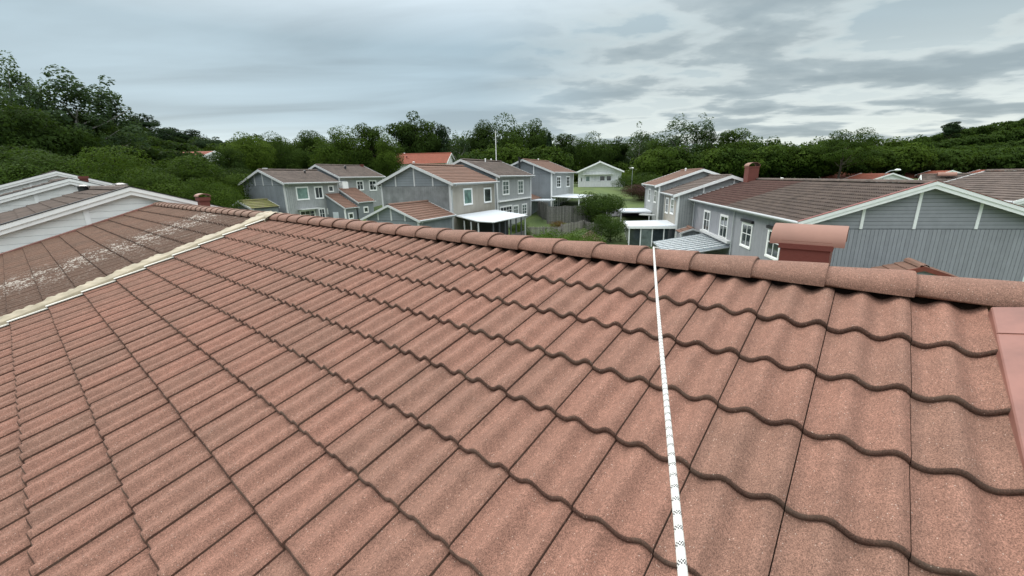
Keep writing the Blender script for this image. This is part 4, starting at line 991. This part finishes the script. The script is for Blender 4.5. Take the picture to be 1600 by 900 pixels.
def forest(name, spots, matname, label, n=1500, size=.03, seed=5):
    rng = np.random.default_rng(seed); CC, DD, TT = [], [], []
    for (x, y, H, kind, ws) in spots:
        C, D, t = crown_points(rng, kind, n); a = rng.uniform(0, 6.28); ca, sa = math.cos(a), math.sin(a)
        Rm = np.array([[ca, -sa, 0], [sa, ca, 0], [0, 0, 1]]); C = C @ Rm.T * np.array([H * ws, H * ws, H]) + np.array([x, y, ground_z(x, y)])
        CC.append(C); DD.append(D @ Rm.T); TT.append(np.clip(t * .7 + rng.uniform(-.2, .55), 0, 1))
    me = leaves_mesh(name, np.concatenate(CC), np.concatenate(DD), np.concatenate(TT), size, [M[matname]], rng)
    o = bpy.data.objects.new(name, me); col.objects.link(o); return tag(o, label, 'woodland', kind='stuff')


rg = random.Random(99)
spots = []
for px in range(1385, 1720, 17):                      # right hill
    for D in (84, 97, 112, 132, 155, 180):
        x = (px + rg.uniform(-8, 8) - 800) / 649 * D
        yt = np.interp(px, [1380, 1430, 1480, 1550, 1600, 1720], [236, 226, 214, 204, 204, 200]) + {84: 40, 97: 33, 112: 26, 132: 15, 155: 6, 180: 0}[D] + rg.uniform(-3, 3)
        zt = CAMZ + (hor(px) - yt) / 649 * D; H = max(5, zt - ground_z(x, D)); spots.append((x, D, H, 'round', min(1.0, 9.5 / H) * 1.1))
forest('woodland', spots, 'leaf_dark', 'wooded hill of dense green treetops on the right horizon', 2600, .34, 3)
spots = []
for px in range(-60, 350, 18):                        # left slope
    for D in (74, 92, 112):
        x = (px + rg.uniform(-8, 8) - 800) / 649 * D
        yt = np.interp(px, [-60, 60, 140, 240, 345], [160, 172, 182, 200, 222]) + {74: 28, 92: 14, 112: 6}[D] + rg.uniform(-3, 5)
        zt = CAMZ + (hor(px) - yt) / 649 * D; H = max(5, zt - ground_z(x, D)); spots.append((x, D, H, 'broad', min(1.2, 9 / H)))
forest('woodland', spots, 'leaf_dark', 'dark wooded slope rising behind the houses on the left', 2800, .26, 4)
spots = []
for px in range(355, 1400, 16):                       # belt behind and between the houses
    for D in (84, 118):
        x = (px + rg.uniform(-8, 8) - 800) / 649 * D
        if D == 84 and (600 < px < 730 or 880 < px < 1000): continue
        yt = (232 if D == 84 else 222) + rg.uniform(-7, 9); zt = CAMZ + (hor(px) - yt) / 649 * D; H = max(5, zt - ground_z(x, D)); spots.append((x, D, H, 'broad', min(1.2, 8 / H)))
forest('woodland', spots, 'leaf_mid', 'belt of mixed green trees closing the view behind the houses', 2600, .27, 6)

spots = []
for px in range(-80, 1760, 13):                       # undergrowth closing the foot of the trees
    D = 92 + rg.uniform(-6, 6)
    if 890 < px < 985: D = 104
    x = (px - 800) / 649 * D; yt = hor(px) - rg.uniform(4, 22); zt = CAMZ + (hor(px) - yt) / 649 * D; H = max(3, zt - ground_z(x, D)); spots.append((x, D, H, 'bush', rg.uniform(.8, 1.3) * 5.5 / H if H > 6 else 1.1))
forest('undergrowth', spots, 'leaf_mid', 'bushes and low foliage at the foot of the trees behind the houses', 1500, .24, 8)

# ------------------------------------------------------------------ garden things
def bush(x, y, H, var, m, label, wscale=1.0, name='bush', n=9000, size=.018, z=None):
    return tree(name, x, y, H, 'bush', var, m, label, cat='bush', wscale=wscale, n=n, size=size, z=z)


bush(9.6, 46, 3.4, 1, 'leaf_dark', 'large dark bush between the grey fence and the lawn', 1.25, n=16000)
bush(9.2, 38.3, 2.6, 2, 'leaf_dark', 'clipped dark green bush left of the conservatory', 1.15)
bush(3.4, 31.5, 2.75, 3, 'leaf_light', 'light green shrub just above our ridge, left of the woodpile', 1.25)
bush(5.2, 31.2, 2.8, 4, 'leaf_light', 'second light green shrub, beside the woodpile', 1.0)
bush(18.0, 58, 2.5, 1, 'leaf_purple', 'purple-leaved hedge right of the street lamp', 1.5, name='hedge')
bush(18.9, 68, 2.6, 2, 'leaf_mid', 'green bush right of the white bungalow', 1.3)
bush(19.5, 64, 3.2, 3, 'leaf_dark', 'dark bush above the purple hedge', 1.5)
bush(4.9, 42.5, 1.1, 3, 'leaf_bronze', 'small bronze shrub in front of the tall grey fence', 1.3)
bush(-.9, 29.6, 2.7, 4, 'leaf_mid', 'green shrub under the corner of the veranda roof', 1.0)
bush(3.2, 36.0, 1.5, 2, 'leaf_mid', 'slim upright shrub by the picket fence', .5)
bush(.9, 40.5, 1.5, 1, 'leaf_mid', 'low plants under the white store canopy', 1.2)
bush(20.5, 62, 3.0, 4, 'leaf_mid', 'green bush behind the pale grey terraced house', 1.8)


def fence(p0, p1, z0, h, label, step=.16, gap=.03, m='oldwood', group=None, lattice=False):
    a, b = Vector(p0), Vector(p1); L = (b - a).length; ang = math.atan2(b.y - a.y, b.x - a.x)
    r = empty('fence', (a.x, a.y, z0), ang, label, 'fence', group); n = int(L / step); mb = MB(); rg = random.Random(int(L * 100))
    for i in range(n): mb.t = rg.random(); mb.box(i * step, (i + 1) * step - gap, 0, .022, .03, h + rg.uniform(-.03, .03))
    mb.build('board_panel', M[m], r)
    mb = MB()
    for z in (.25, h - .2): mb.box(0, L, .023, .06, z, z + .09)
    mb.build('rail', M[m], r)
    for i in range(int(L / 1.9) + 2): x = min(i * 1.9, L); box('post', M[m], r, x - .05, x + .05, .061, .15, -.3, h + .05)


gz = ground_z
fence((4.1, 45.8), (8.7, 46.2), gz(6, 46) - .1, 1.95, 'tall grey board fence left of the big dark bush', gap=.012)
fence((4.1, 45.8), (3.3, 50.5), gz(4, 48), 1.95, 'side run of the tall grey fence reaching back to the house', gap=.012)
fence((1.3, 40.9), (5.0, 40.3), gz(3, 40.5), .95, 'low weathered picket fence in front of the white store canopy', .15, .05, 'greywood')
fence((5.0, 40.5), (7.7, 43.8), gz(6.5, 42.2) - .1, 1.05, 'slanting picket fence rising towards the big dark bush', .15, .05, 'greywood')
fence((7.7, 43.8), (8.7, 40.2), gz(8.3, 42) - .05, .95, 'dark picket fence behind the woodpile', .15, .03)
fence((1.6, 36.6), (1.4, 31.8), gz(1.5, 34) - .1, 1.2, 'short grey fence beside the veranda', .15, .03)

# woodpile: heap of split logs, one object as nobody could count it
mb = MB(); rg = random.Random(5)
for i in range(330):
    a = rg.uniform(0, 6.28); q = math.sqrt(rg.random()); x = 7.3 + q * 1.0 * math.cos(a); y = 38.2 + q * 1.2 * math.sin(a); z = gz(7.2, 38) + (1 - q) * 1.1 * rg.uniform(.5, 1) + .1; d = Vector((rg.uniform(-1, 1), rg.uniform(-1, 1), rg.uniform(-.3, .3))).normalized() * .2
    mb.t = rg.random(); mb.tube([Vector((x, y, z)) - d, Vector((x, y, z)) + d], rg.uniform(.05, .09), 5)
tag(mb.build('log_heap', M['logs']), 'heap of pale split firewood behind our ridge', 'firewood', kind='stuff')

# lamp posts, flagpole
r = empty('street_lamp', (17.65, 62, gz(17.65, 62)), 0, 'slim street lamp post beside the purple hedge', 'street lamp')
MB().tube([(0, 0, -.2), (0, 0, 8.2 - gz(17.65, 62))], [.05, .035], 8).build('pole', M['steel'], r); MB().tube([(0, 0, 8.2 - gz(17.65, 62)), (0, 0, 8.36 - gz(17.65, 62)), (0, 0, 8.42 - gz(17.65, 62))], [.10, .2, .1], 10).build('lamp_head', M['white'], r)
x_, y_ = (1366 - 800) / 649 * 60, 60
zc_ = 7.25; zg_ = gz(x_, y_)
r = empty('street_lamp', (x_, y_, zg_), 0, 'street lamp with a curved arm below the ragged oak', 'street lamp')
MB().tube([(0, 0, 0), (0, 0, zc_ - zg_ - .9), (.25, 0, zc_ - zg_ - .3), (.8, 0, zc_ - zg_), (1.5, 0, zc_ - zg_ + .08)], .06, 8).build('pole', M['steel'], r); MB().tube([(1.4, 0, zc_ - zg_ + .1), (1.7, 0, zc_ - zg_ + .13), (2.2, 0, zc_ - zg_ + .12)], [.08, .16, .10], 8).build('lamp_head', M['white'], r)
r = empty('flagpole', (-1.9, 62, gz(-1.9, 62)), 0, 'bare white flagpole standing behind the centre houses', 'flagpole')
zt_ = 7.4 + (276.9 - 212) / 649 * 62
MB().tube([(0, 0, 0), (0, 0, zt_ - gz(-1.9, 62))], [.08, .04], 8).build('pole', M['white'], r); MB().tube([(0, 0, zt_ - gz(-1.9, 62)), (0, 0, zt_ - gz(-1.9, 62) + .12)], [.07, .05], 8).build('finial', M['white'], r)
# garden chairs glimpsed by the veranda
for i, (x, y) in enumerate(((-.6, 31.2), (.3, 31.6))):
    r = empty('garden_chair', (x, y, gz(x, y)), .3, ['white garden chair by the veranda, nearer the shrub', 'white garden chair by the veranda, nearer the fence'][i], 'chair', 'white garden chairs')
    MB().box(-.25, .25, -.25, .25, .42, .46).build('seat', M['white'], r); MB().box(-.25, .25, .22, .26, .47, 1.0).build('backrest', M['white'], r)
    for sx_ in (-.22, .22):
        for sy_ in (-.22, .22): box('leg', M['white'], r, sx_ - .02, sx_ + .02, sy_ - .02, sy_ + .02, 0, .419)
